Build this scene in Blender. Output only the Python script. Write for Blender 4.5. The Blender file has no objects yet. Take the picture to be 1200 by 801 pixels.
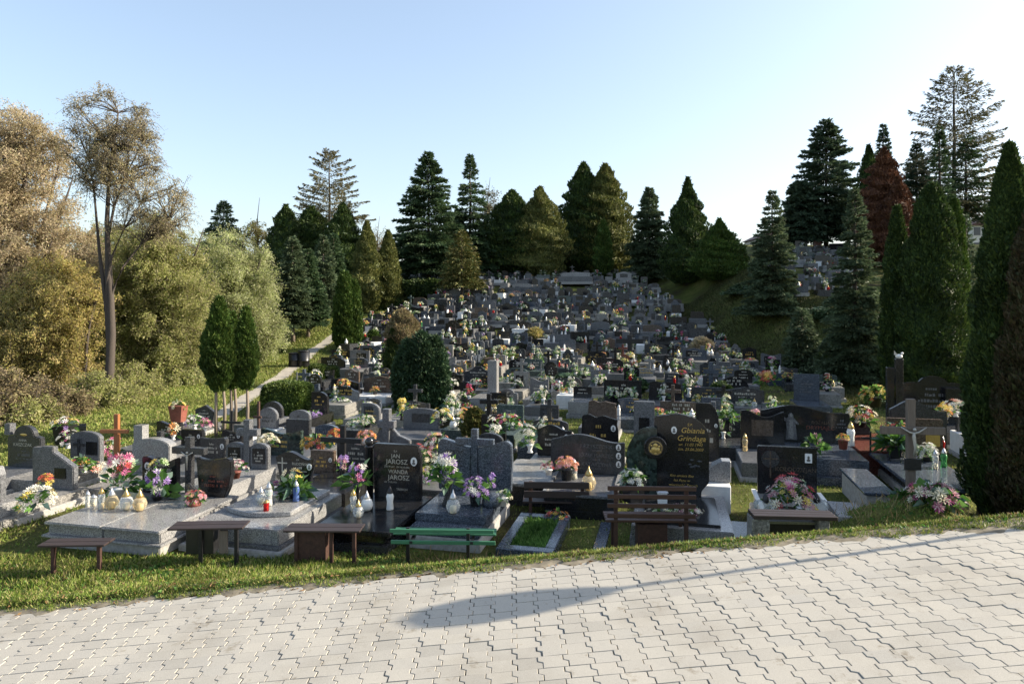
import bpy, bmesh, math, random
import numpy as np
from mathutils import Vector, Matrix
S = bpy.context.scene
COL = S.collection
rnd = random.Random(7)
R = math.radians
F = 800.0; CU = 600.0; HV = 352.0; CAMZ = 2.8
TH = R(-13)                                  # the grave rows are turned a little from the road

def X(u, y): return (u - CU) / F * y
def Zv(v, y): return CAMZ - (v - HV) / F * y
def Yat(v, z): return (CAMZ - z) * F / (v - HV)

# ------------------------------------------------------------------ terrain
PY = [-60, 8.5, 12, 20, 30, 36, 42, 50, 58, 66, 80, 120, 600]
PZ = [-.45, -.45, -.5, -.5, -.4, .1, 1.3, 3.0, 4.6, 5.5, 6.0, 6.2, 6.2]
def sst(a, b, v):
    t = np.clip((v - a) / (b - a), 0, 1); return t * t * (3 - 2 * t)
def Zt(x, y):
    x = np.asarray(x, float); y = np.asarray(y, float)
    f = np.zeros_like(y)
    for d in (-1.5, -.5, .5, 1.5): f = f + np.interp(y + d, PY, PZ) / 4
    f = f + 2.7 * sst(11.7, 16.0, x + .5 * np.sin(y * .35)) * sst(20.5, 27, y)
    f = f - 1.1 * sst(-5.5, -8.5, x) * sst(42, 50, y) * (1 - sst(54, 57, y))
    f = f - 0.5 * sst(-14, -22, x) * (1 - sst(36, 60, y))
    f = f + .04 * np.sin(x * 1.3 + y * .7) * np.sin(y * .9 - x * .4) * sst(9, 14, y)
    road = .09 * np.clip(x, -15, 15)
    t = sst(7.15, 8.5, y)
    z = road * (1 - t) + f * t
    z = z - .07 * (1 - sst(7.0, 7.3, y)) + .05 * sst(7.2, 7.3, y) * (1 - sst(7.3, 7.8, y))
    # raised earth of the fresh grave by the verge, right of the wooden cross
    z = z + .62 * np.exp(-(((x - 5.15) / 1.25) ** 2 + ((y - 8.9) / .62) ** 2) ** 1.3)
    return z
def zt(x, y): return float(Zt(x, y))

# ------------------------------------------------------------------ materials
MATS = {}
def newmat(name):
    m = bpy.data.materials.new(name); m.use_nodes = True; MATS[name] = m
    nt = m.node_tree; b = nt.nodes['Principled BSDF']
    return m, nt, b
def nd(nt, t, **k):
    n = nt.nodes.new(t)
    for a, v in k.items(): setattr(n, a, v)
    return n
def ramp(nt, stops, interp='LINEAR'):
    r = nd(nt, 'ShaderNodeValToRGB'); cr = r.color_ramp; cr.interpolation = interp
    while len(cr.elements) < len(stops): cr.elements.new(.5)
    for e, (p, c) in zip(cr.elements, stops):
        e.position = p; e.color = (c[0], c[1], c[2], 1)
    return r
def ocoord(nt, scale=None):
    t = nd(nt, 'ShaderNodeTexCoord'); return t.outputs['Object']
def noise(nt, src, scale, detail=3, rough=.6):
    n = nd(nt, 'ShaderNodeTexNoise'); n.inputs['Scale'].default_value = scale
    n.inputs['Detail'].default_value = detail; n.inputs['Roughness'].default_value = rough
    if src: nt.links.new(src, n.inputs['Vector'])
    return n
def bump(nt, b, h, strength, dist=.01):
    u = nd(nt, 'ShaderNodeBump'); u.inputs['Strength'].default_value = strength; u.inputs['Distance'].default_value = dist
    nt.links.new(h, u.inputs['Height']); nt.links.new(u.outputs[0], b.inputs['Normal'])

def granite(name, cols, rough=.16, scale=120, blotch=.25):
    """polished stone: fine crystals of three tones, a slow drift of tone and a little weathering in the gloss"""
    m, nt, b = newmat(name); L = nt.links; c = ocoord(nt)
    v = nd(nt, 'ShaderNodeTexVoronoi'); v.inputs['Scale'].default_value = scale; L.new(c, v.inputs['Vector'])
    n = noise(nt, c, scale * .6, 2)
    mx = nd(nt, 'ShaderNodeMath', operation='ADD'); sep = nd(nt, 'ShaderNodeSeparateColor')
    L.new(v.outputs['Color'], sep.inputs[0]); L.new(sep.outputs[0], mx.inputs[0]); L.new(n.outputs[0], mx.inputs[1])
    hf = nd(nt, 'ShaderNodeMath', operation='MULTIPLY'); L.new(mx.outputs[0], hf.inputs[0]); hf.inputs[1].default_value = .5
    r = ramp(nt, [(.22, cols[0]), (.5, cols[1]), (.78, cols[2])]); L.new(hf.outputs[0], r.inputs[0])
    big = noise(nt, c, 3.1, 4)
    rr = ramp(nt, [(.3, (1 - blotch,) * 3), (.75, (1, 1, 1))]); L.new(big.outputs[0], rr.inputs[0])
    mm = nd(nt, 'ShaderNodeMix', data_type='RGBA', blend_type='MULTIPLY'); mm.inputs[0].default_value = 1
    L.new(r.outputs[0], mm.inputs[6]); L.new(rr.outputs[0], mm.inputs[7]); L.new(mm.outputs[2], b.inputs['Base Color'])
    g = noise(nt, c, 9, 5); gr = nd(nt, 'ShaderNodeMapRange'); gr.inputs[3].default_value = rough * .6; gr.inputs[4].default_value = rough * 1.9
    L.new(g.outputs[0], gr.inputs[0]); L.new(gr.outputs[0], b.inputs['Roughness'])
    return m
def plain(name, col, rough=.6, metal=0, nscale=14, amt=.35, bumps=0.0, spec=.5):
    m, nt, b = newmat(name); L = nt.links; c = ocoord(nt)
    n = noise(nt, c, nscale, 5)
    r = ramp(nt, [(.3, tuple(x * (1 - amt) for x in col)), (.7, tuple(min(1, x * (1 + amt * .6)) for x in col))])
    L.new(n.outputs[0], r.inputs[0]); L.new(r.outputs[0], b.inputs['Base Color'])
    b.inputs['Roughness'].default_value = rough; b.inputs['Metallic'].default_value = metal
    b.inputs['Specular IOR Level'].default_value = spec
    if bumps: bump(nt, b, n.outputs[0], bumps)
    return m
def wood(name, col, rough=.55, axis=0):
    m, nt, b = newmat(name); L = nt.links; c = ocoord(nt)
    mp = nd(nt, 'ShaderNodeMapping'); s = [22, 22, 22]; s[axis] = 1.6; mp.inputs['Scale'].default_value = s
    L.new(c, mp.inputs[0]); n = noise(nt, mp.outputs[0], 3, 6, .7)
    r = ramp(nt, [(.25, tuple(x * .55 for x in col)), (.55, col), (.8, tuple(x * 1.35 for x in col))])
    L.new(n.outputs[0], r.inputs[0]); L.new(r.outputs[0], b.inputs['Base Color']); b.inputs['Roughness'].default_value = rough
    bump(nt, b, n.outputs[0], .35, .004)
    return m
def leafmat(name, cols, trans=.25, clump=.8, rough=.6, dark=.55):
    """every leaf or spray has its own tone (random per island), with slow patches of duller growth"""
    m, nt, b = newmat(name); L = nt.links
    g = nd(nt, 'ShaderNodeNewGeometry'); k = len(cols) - 1
    r = ramp(nt, [(.02 + .96 * i / k, c) for i, c in enumerate(cols)]); L.new(g.outputs['Random Per Island'], r.inputs[0])
    n = noise(nt, ocoord(nt), clump, 3); rr = ramp(nt, [(.35, (dark, dark * .98, dark * .9)), (.62, (1.1, 1.1, 1.1))]); L.new(n.outputs[0], rr.inputs[0])
    mm = nd(nt, 'ShaderNodeMix', data_type='RGBA', blend_type='MULTIPLY'); mm.inputs[0].default_value = 1
    L.new(r.outputs[0], mm.inputs[6]); L.new(rr.outputs[0], mm.inputs[7])
    L.new(mm.outputs[2], b.inputs['Base Color']); b.inputs['Roughness'].default_value = rough; b.inputs['Specular IOR Level'].default_value = .25
    t = nd(nt, 'ShaderNodeBsdfTranslucent'); L.new(mm.outputs[2], t.inputs[0])
    ms = nd(nt, 'ShaderNodeMixShader'); ms.inputs[0].default_value = trans
    o = nt.nodes['Material Output']; L.new(b.outputs[0], ms.inputs[1]); L.new(t.outputs[0], ms.inputs[2]); L.new(ms.outputs[0], o.inputs[0])
    return m
def glassy(name, col, trans=.75, rough=.12):
    m, nt, b = newmat(name)
    b.inputs['Base Color'].default_value = (*col, 1); b.inputs['Roughness'].default_value = rough
    b.inputs['Transmission Weight'].default_value = trans; b.inputs['IOR'].default_value = 1.3
    return m

granite('black', [(.004, .004, .005), (.011, .011, .012), (.035, .035, .038)], .14, 160)
granite('charcoal', [(.014, .015, .017), (.032, .033, .036), (.075, .078, .082)], .22, 120)
granite('grey', [(.045, .047, .052), (.105, .108, .115), (.22, .222, .23)], .26, 90)
granite('light', [(.08, .08, .085), (.25, .248, .245), (.40, .395, .385)], .16, 130)
granite('blue', [(.018, .023, .033), (.052, .064, .085), (.15, .175, .21)], .16, 95)
granite('teal', [(.02, .035, .035), (.06, .085, .08), (.13, .16, .15)], .2, 80)
granite('red', [(.04, .012, .01), (.16, .05, .035), (.28, .12, .09)], .15, 85)
granite('brown', [(.03, .02, .014), (.085, .06, .045), (.17, .13, .1)], .22, 85)
granite('green', [(.012, .02, .018), (.03, .05, .043), (.07, .10, .085)], .12, 22, .6)
granite('terrazzo', [(.12, .115, .108), (.25, .24, .22), (.42, .40, .37)], .28, 60, .4)
granite('rose', [(.16, .09, .08), (.33, .22, .19), (.47, .36, .32)], .25, 80)
plain('concrete', (.33, .32, .30), .85, 0, 18, .3, .3)
plain('limewash', (.72, .71, .68), .6, 0, 11, .12, .1)
plain('gold', (.55, .38, .12), .35, .6, 30, .2)
plain('silver', (.42, .40, .35), .4, .3, 30, .2)
plain('enamel', (.72, .71, .68), .25, 0, 30, .05)
plain('photo_dark', (.10, .095, .09), .3, 0, 60, .6)
plain('blackiron', (.02, .02, .022), .4, .3, 30, .4)
plain('steel', (.25, .26, .27), .35, .8, 30, .3)
plain('rust', (.06, .027, .018), .7, .1, 22, .5, .2)
plain('terracotta', (.20, .06, .04), .6, 0, 14, .3)
plain('plastic_black', (.014, .014, .015), .35, 0, 14, .3)
plain('plaster', (.6, .58, .54), .7, 0, 10, .15)
plain('roof_tile', (.12, .06, .05), .7, 0, 10, .3)
plain('pane_dark', (.03, .035, .045), .08, 0, 10, .1)
plain('stem_green', (.05, .10, .02), .6, 0, 14, .4)
wood('bench_brown', (.055, .024, .015), .5)
wood('bench_dark', (.035, .022, .018), .5)
wood('bench_green', (.045, .17, .085), .5)
wood('cross_wood', (.30, .115, .04), .45, 2)
wood('cross_grey', (.14, .11, .085), .7, 2)
wood('bark', (.06, .047, .038), .85, 2)
wood('bark_light', (.20, .16, .12), .85, 2)
leafmat('thuja_leaf', [(0.0189, 0.0378, 0.0108), (0.0378, 0.0702, 0.0175), (0.0945, 0.135, 0.0297)], .2)
leafmat('thuja_bright', [(0.0298, 0.0638, 0.0102), (0.0595, 0.111, 0.0187), (0.119, 0.162, 0.034)], .15)
leafmat('thuja_olive', [(0.0625, 0.0775, 0.0225), (0.125, 0.144, 0.0375), (0.213, 0.206, 0.0625)], .25)
leafmat('thuja_brown', [(.045, .034, .018), (.07, .05, .026), (.035, .05, .016), (.10, .07, .036), (.05, .06, .02)], .1, .7)
leafmat('rusty_leaf', [(.07, .028, .016), (.13, .055, .028), (.21, .095, .05)], .12)
leafmat('spruce_leaf', [(0.0319, 0.0638, 0.029), (0.0609, 0.11, 0.0464), (0.123, 0.174, 0.0798)], .22)
leafmat('spruce_blue', [(0.054, 0.0837, 0.0459), (0.0972, 0.138, 0.0702), (0.176, 0.223, 0.115)], .22)
leafmat('spruce_dark', [(0.039, 0.069, 0.039), (0.069, 0.111, 0.063), (0.128, 0.173, 0.09)], .22)
leafmat('spruce_gold', [(.05, .075, .018), (.11, .12, .03), (.20, .16, .05)], .12)
leafmat('larch_leaf', [(.08, .09, .045), (.15, .145, .075), (.24, .20, .11)], .25)
leafmat('bank_turf_shade', [(.04, .05, .018), (.075, .085, .028), (.13, .125, .045), (.07, .09, .024)], 0.2, .5, .6, .6)  # brownish bank grass, its colour darkened to stand for the shade lying there
leafmat('juniper_leaf', [(.02, .045, .02), (.04, .08, .035), (.08, .13, .06)], .1)
leafmat('willow_pale', [(.28, .34, .11), (.39, .44, .17), (.49, .51, .26), (.55, .55, .36)], 0.5)
leafmat('willow_olive', [(.23, .27, .07), (.33, .36, .11), (.44, .43, .18), (.50, .45, .26)], 0.5)
leafmat('autumn_gold', [(.32, .30, .08), (.46, .40, .12), (.56, .46, .20), (.50, .38, .18), (.34, .36, .11)], 0.5)
leafmat('autumn_tan', [(.42, .33, .21), (.54, .43, .29), (.62, .52, .37), (.48, .44, .23), (.44, .35, .2)], 0.5)
leafmat('autumn_brown', [(0.132, 0.102, 0.06), (0.228, 0.174, 0.102), (0.324, 0.264, 0.144), (0.216, 0.21, 0.084)], 0.35)
leafmat('sparse_leaf', [(.26, .21, .11), (.36, .30, .18), (.44, .38, .25), (.32, .31, .13)], 0.35)
leafmat('hedge_leaf', [(.035, .065, .012), (.075, .12, .022), (.15, .20, .045)], .2)
leafmat('leaf_green', [(.04, .10, .018), (.08, .19, .035), (.18, .32, .08)], .35, 3)
leafmat('leaf_blue', [(.06, .12, .09), (.12, .20, .15), (.22, .32, .26)], .3, 3)
leafmat('grass_blade', [(.06, .12, .014), (.13, .21, .028), (.23, .30, .055), (.32, .33, .10), (.38, .33, .15)], .35, .9, .5, .6)
leafmat('grass_field', [(.10, .16, .025), (.18, .24, .045), (.28, .31, .08), (.36, .33, .13)], .3, .35, .6, .65)
leafmat('dry_stalk', [(.28, .20, .10), (.40, .30, .16), (.20, .13, .07)], .2, 2)
leafmat('dead_leaf', [(.20, .11, .05), (.32, .20, .09), (.12, .07, .04)], .2, 2)
PET = {'white': [(.66, .66, .62), (.8, .79, .74), (.85, .84, .78)], 'yellow': [(.70, .48, .05), (.8, .62, .10), (.82, .72, .3)],
       'orange': [(.62, .19, .03), (.75, .30, .06), (.8, .42, .14)], 'pink': [(.62, .22, .32), (.75, .40, .46), (.8, .58, .58)],
       'red': [(.38, .02, .03), (.55, .05, .06), (.6, .12, .12)], 'purple': [(.22, .10, .42), (.38, .22, .58), (.55, .42, .70)],
       'magenta': [(.42, .03, .16), (.58, .10, .28), (.70, .30, .45)], 'salmon': [(.70, .24, .16), (.78, .36, .26), (.8, .5, .38)],
       'cream': [(.72, .64, .42), (.8, .74, .55), (.82, .78, .64)], 'green': [(.35, .5, .2), (.5, .62, .36), (.62, .7, .5)]}
for k, v in PET.items(): leafmat('petal_' + k, [tuple(.86 * a + .02 for a in c) for c in v], .25, 6, .5, .8)
glassy('glass_clear', (.92, .94, .92)); glassy('glass_amber', (.95, .80, .52), .8); glassy('glass_red', (.55, .02, .02), .6)
glassy('glass_green', (.1, .4, .15), .6); glassy('glass_blue', (.15, .25, .6), .6); glassy('glass_milk', (.85, .85, .82), .25, .25)
plain('wax', (.72, .62, .42), .5, 0, 20, .1); plain('lid_gold', (.45, .32, .12), .3, .7, 20, .3); plain('lid_silver', (.5, .5, .5), .3, .7, 20, .3)

# paving stones: a tone of their own for each stone, dust and small stains
m, nt, b = newmat('paver'); L = nt.links
g = nd(nt, 'ShaderNodeNewGeometry'); c = ocoord(nt)
r = ramp(nt, [(0, (.345, .325, .285)), (.12, (.388, .364, .318)), (.5, (.402, .377, .329)), (.85, (.418, .392, .34)), (1, (.375, .356, .318))]); L.new(g.outputs['Random Per Island'], r.inputs[0])
n1 = noise(nt, c, 1.1, 5); r1 = ramp(nt, [(.28, (.80, .78, .75)), (.5, (.97, .965, .955)), (.7, (1.04, 1.03, 1.01))]); L.new(n1.outputs[0], r1.inputs[0])
n2 = noise(nt, c, 160, 3, .7); r2 = ramp(nt, [(.25, (.72, .72, .72)), (.6, (1.05, 1.05, 1.05))]); L.new(n2.outputs[0], r2.inputs[0])
n3 = noise(nt, c, 5.5, 6, .7); r3 = ramp(nt, [(.27, (.58, .53, .45)), (.40, (1, 1, 1))]); L.new(n3.outputs[0], r3.inputs[0])
prev = r.outputs[0]
for q in (r1, r2, r3):
    mm = nd(nt, 'ShaderNodeMix', data_type='RGBA', blend_type='MULTIPLY'); mm.inputs[0].default_value = 1
    L.new(prev, mm.inputs[6]); L.new(q.outputs[0], mm.inputs[7]); prev = mm.outputs[2]
L.new(prev, b.inputs['Base Color']); b.inputs['Roughness'].default_value = .85; bump(nt, b, n2.outputs[0], .35, .003)
plain('edge_soil', (.20, .17, .12), .95, 0, 9, .55, .5)
plain('joint_sand', (.085, .078, .055), .95, 0, 60, .5, .3)
plain('road_sheet', (.34, .32, .28), .9, 0, 2, .2)
plain('path_stone', (.34, .31, .26), .9, 0, 3, .2, .2)
# ground: soil, worn turf and dry grass in patches
m, nt, b = newmat('turf'); L = nt.links; c = ocoord(nt)
n1 = noise(nt, c, .55, 6, .65); r1 = ramp(nt, [(.30, (.055, .042, .028)), (.42, (.075, .075, .026)), (.55, (.10, .12, .03)), (.70, (.17, .155, .055))]); L.new(n1.outputs[0], r1.inputs[0])
n2 = noise(nt, c, 22, 5, .75); r2 = ramp(nt, [(.3, (.5, .5, .5)), (.65, (1.15, 1.12, 1.05))]); L.new(n2.outputs[0], r2.inputs[0])
mm = nd(nt, 'ShaderNodeMix', data_type='RGBA', blend_type='MULTIPLY'); mm.inputs[0].default_value = 1
L.new(r1.outputs[0], mm.inputs[6]); L.new(r2.outputs[0], mm.inputs[7]); L.new(mm.outputs[2], b.inputs['Base Color'])
b.inputs['Roughness'].default_value = .95; b.inputs['Specular IOR Level'].default_value = .1; bump(nt, b, n2.outputs[0], .8, .05)

# ------------------------------------------------------------------ object helpers
def tag(o, label=None, cat=None, group=None, kind=None):
    if label: o['label'] = label
    if cat: o['category'] = cat
    if group: o['group'] = group
    if kind: o['kind'] = kind
    return o
def empty(name, loc, rz, label, cat, group=None):
    o = bpy.data.objects.new(name, None); COL.objects.link(o); o.location = loc; o.rotation_euler = (0, 0, rz)
    o.empty_display_size = .2
    return tag(o, label, cat, group)
def link(name, me, parent=None, loc=(0, 0, 0), rz=0, sc=None):
    o = bpy.data.objects.new(name, me); COL.objects.link(o)
    if parent: o.parent = parent
    o.location = loc; o.rotation_euler = (0, 0, rz)
    if sc is not None: o.scale = sc if hasattr(sc, '__len__') else (sc,) * 3
    return o

class MB:
    def __init__(s): s.v = []; s.f = []; s.m = []; s.mats = []; s.sm = []
    def mi(s, mat):
        if mat not in s.mats: s.mats.append(mat)
        return s.mats.index(mat)
    def add(s, vs, fs, mat, smooth=False):
        k = len(s.v); s.v += [tuple(p) for p in vs]; i = s.mi(mat)
        for f in fs: s.f.append([k + a for a in f]); s.m.append(i); s.sm.append(smooth)
        return s
    def box(s, x0, x1, y0, y1, z0, z1, mat):
        return s.add([(x0, y0, z0), (x1, y0, z0), (x1, y1, z0), (x0, y1, z0), (x0, y0, z1), (x1, y0, z1), (x1, y1, z1), (x0, y1, z1)],
                     [(0, 3, 2, 1), (4, 5, 6, 7), (0, 1, 5, 4), (1, 2, 6, 5), (2, 3, 7, 6), (3, 0, 4, 7)], mat)
    def prism(s, out, y0, y1, mat):
        """outline of (x, z), counter-clockwise as seen from -y, pushed back along y"""
        n = len(out)
        return s.add([(x, y0, z) for x, z in out] + [(x, y1, z) for x, z in out],
                     [tuple(range(n)), tuple(range(2 * n - 1, n - 1, -1))] + [((i + 1) % n, i, n + i, n + (i + 1) % n) for i in range(n)], mat)
    def flat(s, out, z0, z1, mat):
        n = len(out)
        return s.add([(x, y, z1) for x, y in out] + [(x, y, z0) for x, y in out],
                     [tuple(range(n)), tuple(range(2 * n - 1, n - 1, -1))] + [(i, n + i, n + (i + 1) % n, (i + 1) % n) for i in range(n)], mat)
    def tube(s, pts, rad, mat, n=8, cap=True):
        k = len(pts); P = [Vector(p) for p in pts]; vs = []; fs = []
        for i in range(k):
            d = (P[min(i + 1, k - 1)] - P[max(i - 1, 0)]).normalized()
            a = d.cross(Vector((0, 0, 1)) if abs(d.z) < .9 else Vector((1, 0, 0))).normalized(); bb = d.cross(a)
            r = rad[i] if hasattr(rad, '__len__') else rad
            for j in range(n):
                t = 2 * math.pi * j / n; vs.append(P[i] + a * (r * math.cos(t)) + bb * (r * math.sin(t)))
        for i in range(k - 1):
            for j in range(n):
                fs.append((i * n + j, i * n + (j + 1) % n, (i + 1) * n + (j + 1) % n, (i + 1) * n + j))
        if cap: fs += [tuple(range(n - 1, -1, -1)), tuple(range((k - 1) * n, k * n))]
        return s.add(vs, fs, mat, True)
    def lathe(s, prof, mat, n=14, c=(0, 0, 0)):
        vs = []; fs = []; k = len(prof)
        for r, z in prof:
            for j in range(n):
                t = 2 * math.pi * j / n; vs.append((c[0] + r * math.cos(t), c[1] + r * math.sin(t), c[2] + z))
        for i in range(k - 1):
            for j in range(n): fs.append((i * n + j, i * n + (j + 1) % n, (i + 1) * n + (j + 1) % n, (i + 1) * n + j))
        fs += [tuple(range(n - 1, -1, -1)), tuple(range((k - 1) * n, k * n))]
        return s.add(vs, fs, mat, True)
    def ball(s, c, r, mat, n=10, k=6, sq=(1, 1, 1)):
        vs = []; fs = []
        for i in range(k + 1):
            p = math.pi * i / k
            for j in range(n):
                t = 2 * math.pi * j / n
                vs.append((c[0] + r * sq[0] * math.sin(p) * math.cos(t), c[1] + r * sq[1] * math.sin(p) * math.sin(t), c[2] - r * sq[2] * math.cos(p)))
        for i in range(k):
            for j in range(n): fs.append((i * n + j, i * n + (j + 1) % n, (i + 1) * n + (j + 1) % n, (i + 1) * n + j))
        return s.add(vs, fs, mat, True)
    def mesh(s, name, bevel=0, seg=1):
        me = bpy.data.meshes.new(name); me.from_pydata(s.v, [], s.f)
        for m in s.mats: me.materials.append(MATS[m])
        me.polygons.foreach_set('material_index', s.m); me.polygons.foreach_set('use_smooth', s.sm)
        if bevel:
            bm = bmesh.new(); bm.from_mesh(me)
            bmesh.ops.recalc_face_normals(bm, faces=bm.faces)
            es = [e for e in bm.edges if len(e.link_faces) == 2 and e.calc_face_angle(0) > .6]
            bmesh.ops.bevel(bm, geom=es, offset=bevel, segments=seg, affect='EDGES', clamp_overlap=True)
            bm.to_mesh(me); bm.free()
        me.update(); return me
    def build(s, name, parent=None, loc=(0, 0, 0), rz=0, bevel=0, seg=1):
        return link(name, s.mesh(name, bevel, seg), parent, loc, rz)

def np_mesh(name, V, nper, mat, smooth=False):
    """many loose faces of nper corners each, from an array of points"""
    V = np.ascontiguousarray(V, np.float32).reshape(-1, 3); n = len(V); k = n // nper
    me = bpy.data.meshes.new(name); me.vertices.add(n); me.vertices.foreach_set('co', V.ravel())
    me.loops.add(n); me.loops.foreach_set('vertex_index', np.arange(n, dtype=np.int32))
    me.polygons.add(k); me.polygons.foreach_set('loop_start', np.arange(0, n, nper, dtype=np.int32))
    me.polygons.foreach_set('use_smooth', np.zeros(k, bool))
    me.materials.append(MATS[mat]); me.update(calc_edges=True); return me
def norm(a): return a / np.maximum(np.linalg.norm(a, axis=-1, keepdims=True), 1e-9)
def cards(P, D, Ln, Wd, rs, bend=.0):
    """leaf-shaped quads: base, side, tip, side"""
    n = len(P); D = norm(D); Q = norm(rs.normal(size=(n, 3))); Sd = norm(np.cross(D, Q)); Nn = np.cross(D, Sd)
    Ln = np.broadcast_to(Ln, n)[:, None]; Wd = np.broadcast_to(Wd, n)[:, None]
    mid = P + D * Ln * .45 + Nn * Ln * bend
    return np.stack([P, mid + Sd * Wd * .5, P + D * Ln, mid - Sd * Wd * .5], 1)
# ------------------------------------------------------------------ trees
def lump(az, t, rs, k=7, amp=.2):
    a = rs.uniform(0, 6.28, k); f = rs.integers(1, 5, k); q = rs.uniform(1, 9, k); o = 0
    for i in range(k): o = o + np.sin(f[i] * az + a[i] + q[i] * t * 2)
    o2 = 0
    for i in range(5): o2 = o2 + np.sin((5 + 2 * i) * az + a[i] * 3 + (14 + 5 * i) * t * .5)
    return 1 + amp * o / math.sqrt(k) + .055 * o2 / 2.2
def thuja_crown(h, r, n, seed, mat, z0=0.0, peak=.28, q=.75, card=.16, amp=.16, up=.9, ragged=.2):
    q = q * 1.3; n = int(n * 1.55)
    rs = np.random.default_rng(seed); ls = seed + 1000
    def prof(t): return np.minimum(1, (t + .05) / peak) ** .6 * np.clip(1 - np.clip((t - peak) / (1 - peak), 0, 1) ** 1.7, 0, 1) ** q
    t = rs.random(n) ** .92; az = rs.uniform(0, 6.283, n)
    rad = r * prof(t) * lump(az, t * 4, np.random.default_rng(ls), 8, amp) * (1 - .35 * rs.random(n) ** 2.2) + card * .3
    P = np.stack([rad * np.cos(az), rad * np.sin(az), z0 + t * (h - card)], 1)
    O = np.stack([np.cos(az), np.sin(az), np.zeros(n)], 1)
    D = O * .55 + np.array([0, 0, up]) + rs.normal(size=(n, 3)) * .38
    Ln = card * rs.uniform(.55, 1.35, n) * (1 + ragged * 5 * (rs.random(n) < .06))
    V = [cards(P - norm(D) * Ln[:, None] * .4, D, Ln, Ln * rs.uniform(.28, .5, n), rs, .06)]
    # inner sprays close the crown
    tt = np.linspace(0, 1, 26); aa = np.linspace(0, 2 * math.pi, 18, endpoint=False); T, A = np.meshgrid(tt, aa, indexing='ij')
    rr = .74 * r * prof(T) * lump(A, T * 4, np.random.default_rng(ls), 8, amp) + .01
    G = np.stack([rr * np.cos(A), rr * np.sin(A), z0 + T * h * .97 + .02], -1)
    a = G[:-1]; b_ = G[1:]; V.append(np.stack([a, np.roll(a, -1, 1), np.roll(b_, -1, 1), b_], 2).reshape(-1, 4, 3))
    return np_mesh('crown', np.concatenate(V), 4, mat)
def spruce_crown(h, r, n, seed, mat, bare=.06, nb=150, card=.3, droop=.25, rise=.15, power=.85, spread=.34, low=.85, wid=.19):
    n = int(n * 1.7); nb = int(nb * 1.45); card = card * .8; power = power * 1.1; r = r * 1.15
    rs = np.random.default_rng(seed)
    tb = np.sort(rs.random(nb) ** 1.25 * (1 - bare) + bare); tb = np.concatenate([tb, np.linspace(.9, .995, 10)])
    k = len(tb); ab = (np.arange(k) * 2.399 + rs.normal(0, .35, k))
    sh = (1 - tb) / (1 - bare); lb = r * (sh ** power) * np.where(tb < bare + .12, low, 1) * rs.uniform(.66, 1.14, k) + .018 * r
    w = lb ** 1.35 + .05 * r; bi = rs.choice(k, n, p=w / w.sum())
    s = rs.random(n) ** .62; l = lb[bi]; sd = rs.choice([-1, 1], n)
    lat = sd * spread * l * rs.random(n) ** 1.3 * np.sin(np.pi * np.clip(s * .85 + .12, 0, 1))
    d = np.stack([np.cos(ab[bi]), np.sin(ab[bi])], 1); e = np.stack([-d[:, 1], d[:, 0]], 1)
    xy = d * (s * l)[:, None] + e * lat[:, None]
    z = tb[bi] * h + rise * s * l * (1.4 * tb[bi] + .1) - droop * l * s ** 2 * (1.2 - tb[bi]) - np.abs(lat) * .35 + rs.normal(0, .04 * card, n)
    P = np.stack([xy[:, 0], xy[:, 1], np.clip(z, .05, None)], 1)
    D = np.concatenate([d * .8 + e * (sd * rs.uniform(.1, .9, n))[:, None], (-.25 + .35 * rs.normal(size=n) + .4 * (tb[bi] > .8))[:, None]], 1)
    top = s * l < .02 * h
    Ln = card * rs.uniform(.6, 1.3, n)
    V = cards(P, D, Ln, Ln * rs.uniform(.7, 1.3, n) * wid * 1.6, rs, -.05)
    m = 40; zz = h * (1 - rs.random(m) * .07); Pt = np.stack([rs.normal(0, .01 * h * .3, m), rs.normal(0, .01 * h * .3, m), zz - card * .5], 1)
    Vt = cards(Pt, np.stack([rs.normal(0, .5, m), rs.normal(0, .5, m), np.ones(m)], 1), card * .8, card * .16, rs)
    return np_mesh('crown', np.concatenate([V, Vt]), 4, mat)
def trunk_mesh(h, r, mat, lean=0, n=9, limbs=None):
    mb = MB(); k = 6
    mb.tube([(lean * (i / k) ** 2 + .02 * math.sin(i * 2.1) * r * 8, .015 * math.cos(i * 1.7), -.15 + (h + .15) * i / k) for i in range(k + 1)],
            [r * (1.25 if i == 0 else 1) * (1 - .8 * i / k) for i in range(k + 1)], mat, n)
    for l in limbs or []: mb.tube(l[0], l[1], mat, 5)
    return mb.mesh('trunk')
def tree(name, x, y, label, crown, trunk, cat='tree', group=None, rz=0, dz=0):
    t = empty(name, (x, y, zt(x, y) + dz), rz, label, cat, group)
    if trunk: link('trunk', trunk, t)
    link('crown', crown, t)
    return t
GT = 'trees on the hill and along the cemetery edge'
def thuja(u, vt, hw, y, label, mat='thuja_leaf', n=9000, z0=.05, seed=None, name='thuja_tree', peak=.28, q=.75, amp=.16, card=None, group=GT, up=.9):
    x = X(u, y); h = max(.6, Zv(vt, y) - zt(x, y)); r = hw / F * y; seed = seed or int(u * 7 + y)
    cr = thuja_crown(h, r, n, seed, mat, z0, peak, q, card or max(.085, .0034 * y), amp, up)
    return tree(name, x, y, label, cr, trunk_mesh(h * .8, .035 * h ** .7, 'bark'), group=group)
def spruce(u, vt, hw, y, label, mat='spruce_leaf', n=9000, seed=None, name='spruce_tree', group=GT, tr='bark', **k):
    x = X(u, y); h = max(.6, Zv(vt, y) - zt(x, y)); r = hw / F * y; seed = seed or int(u * 5 + y)
    k.setdefault('card', max(.16, .0062 * y))
    cr = spruce_crown(h, r, n, seed, mat, **k)
    return tree(name, x, y, label, cr, trunk_mesh(h * .97, .03 * h ** .75, tr), group=group)

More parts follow.
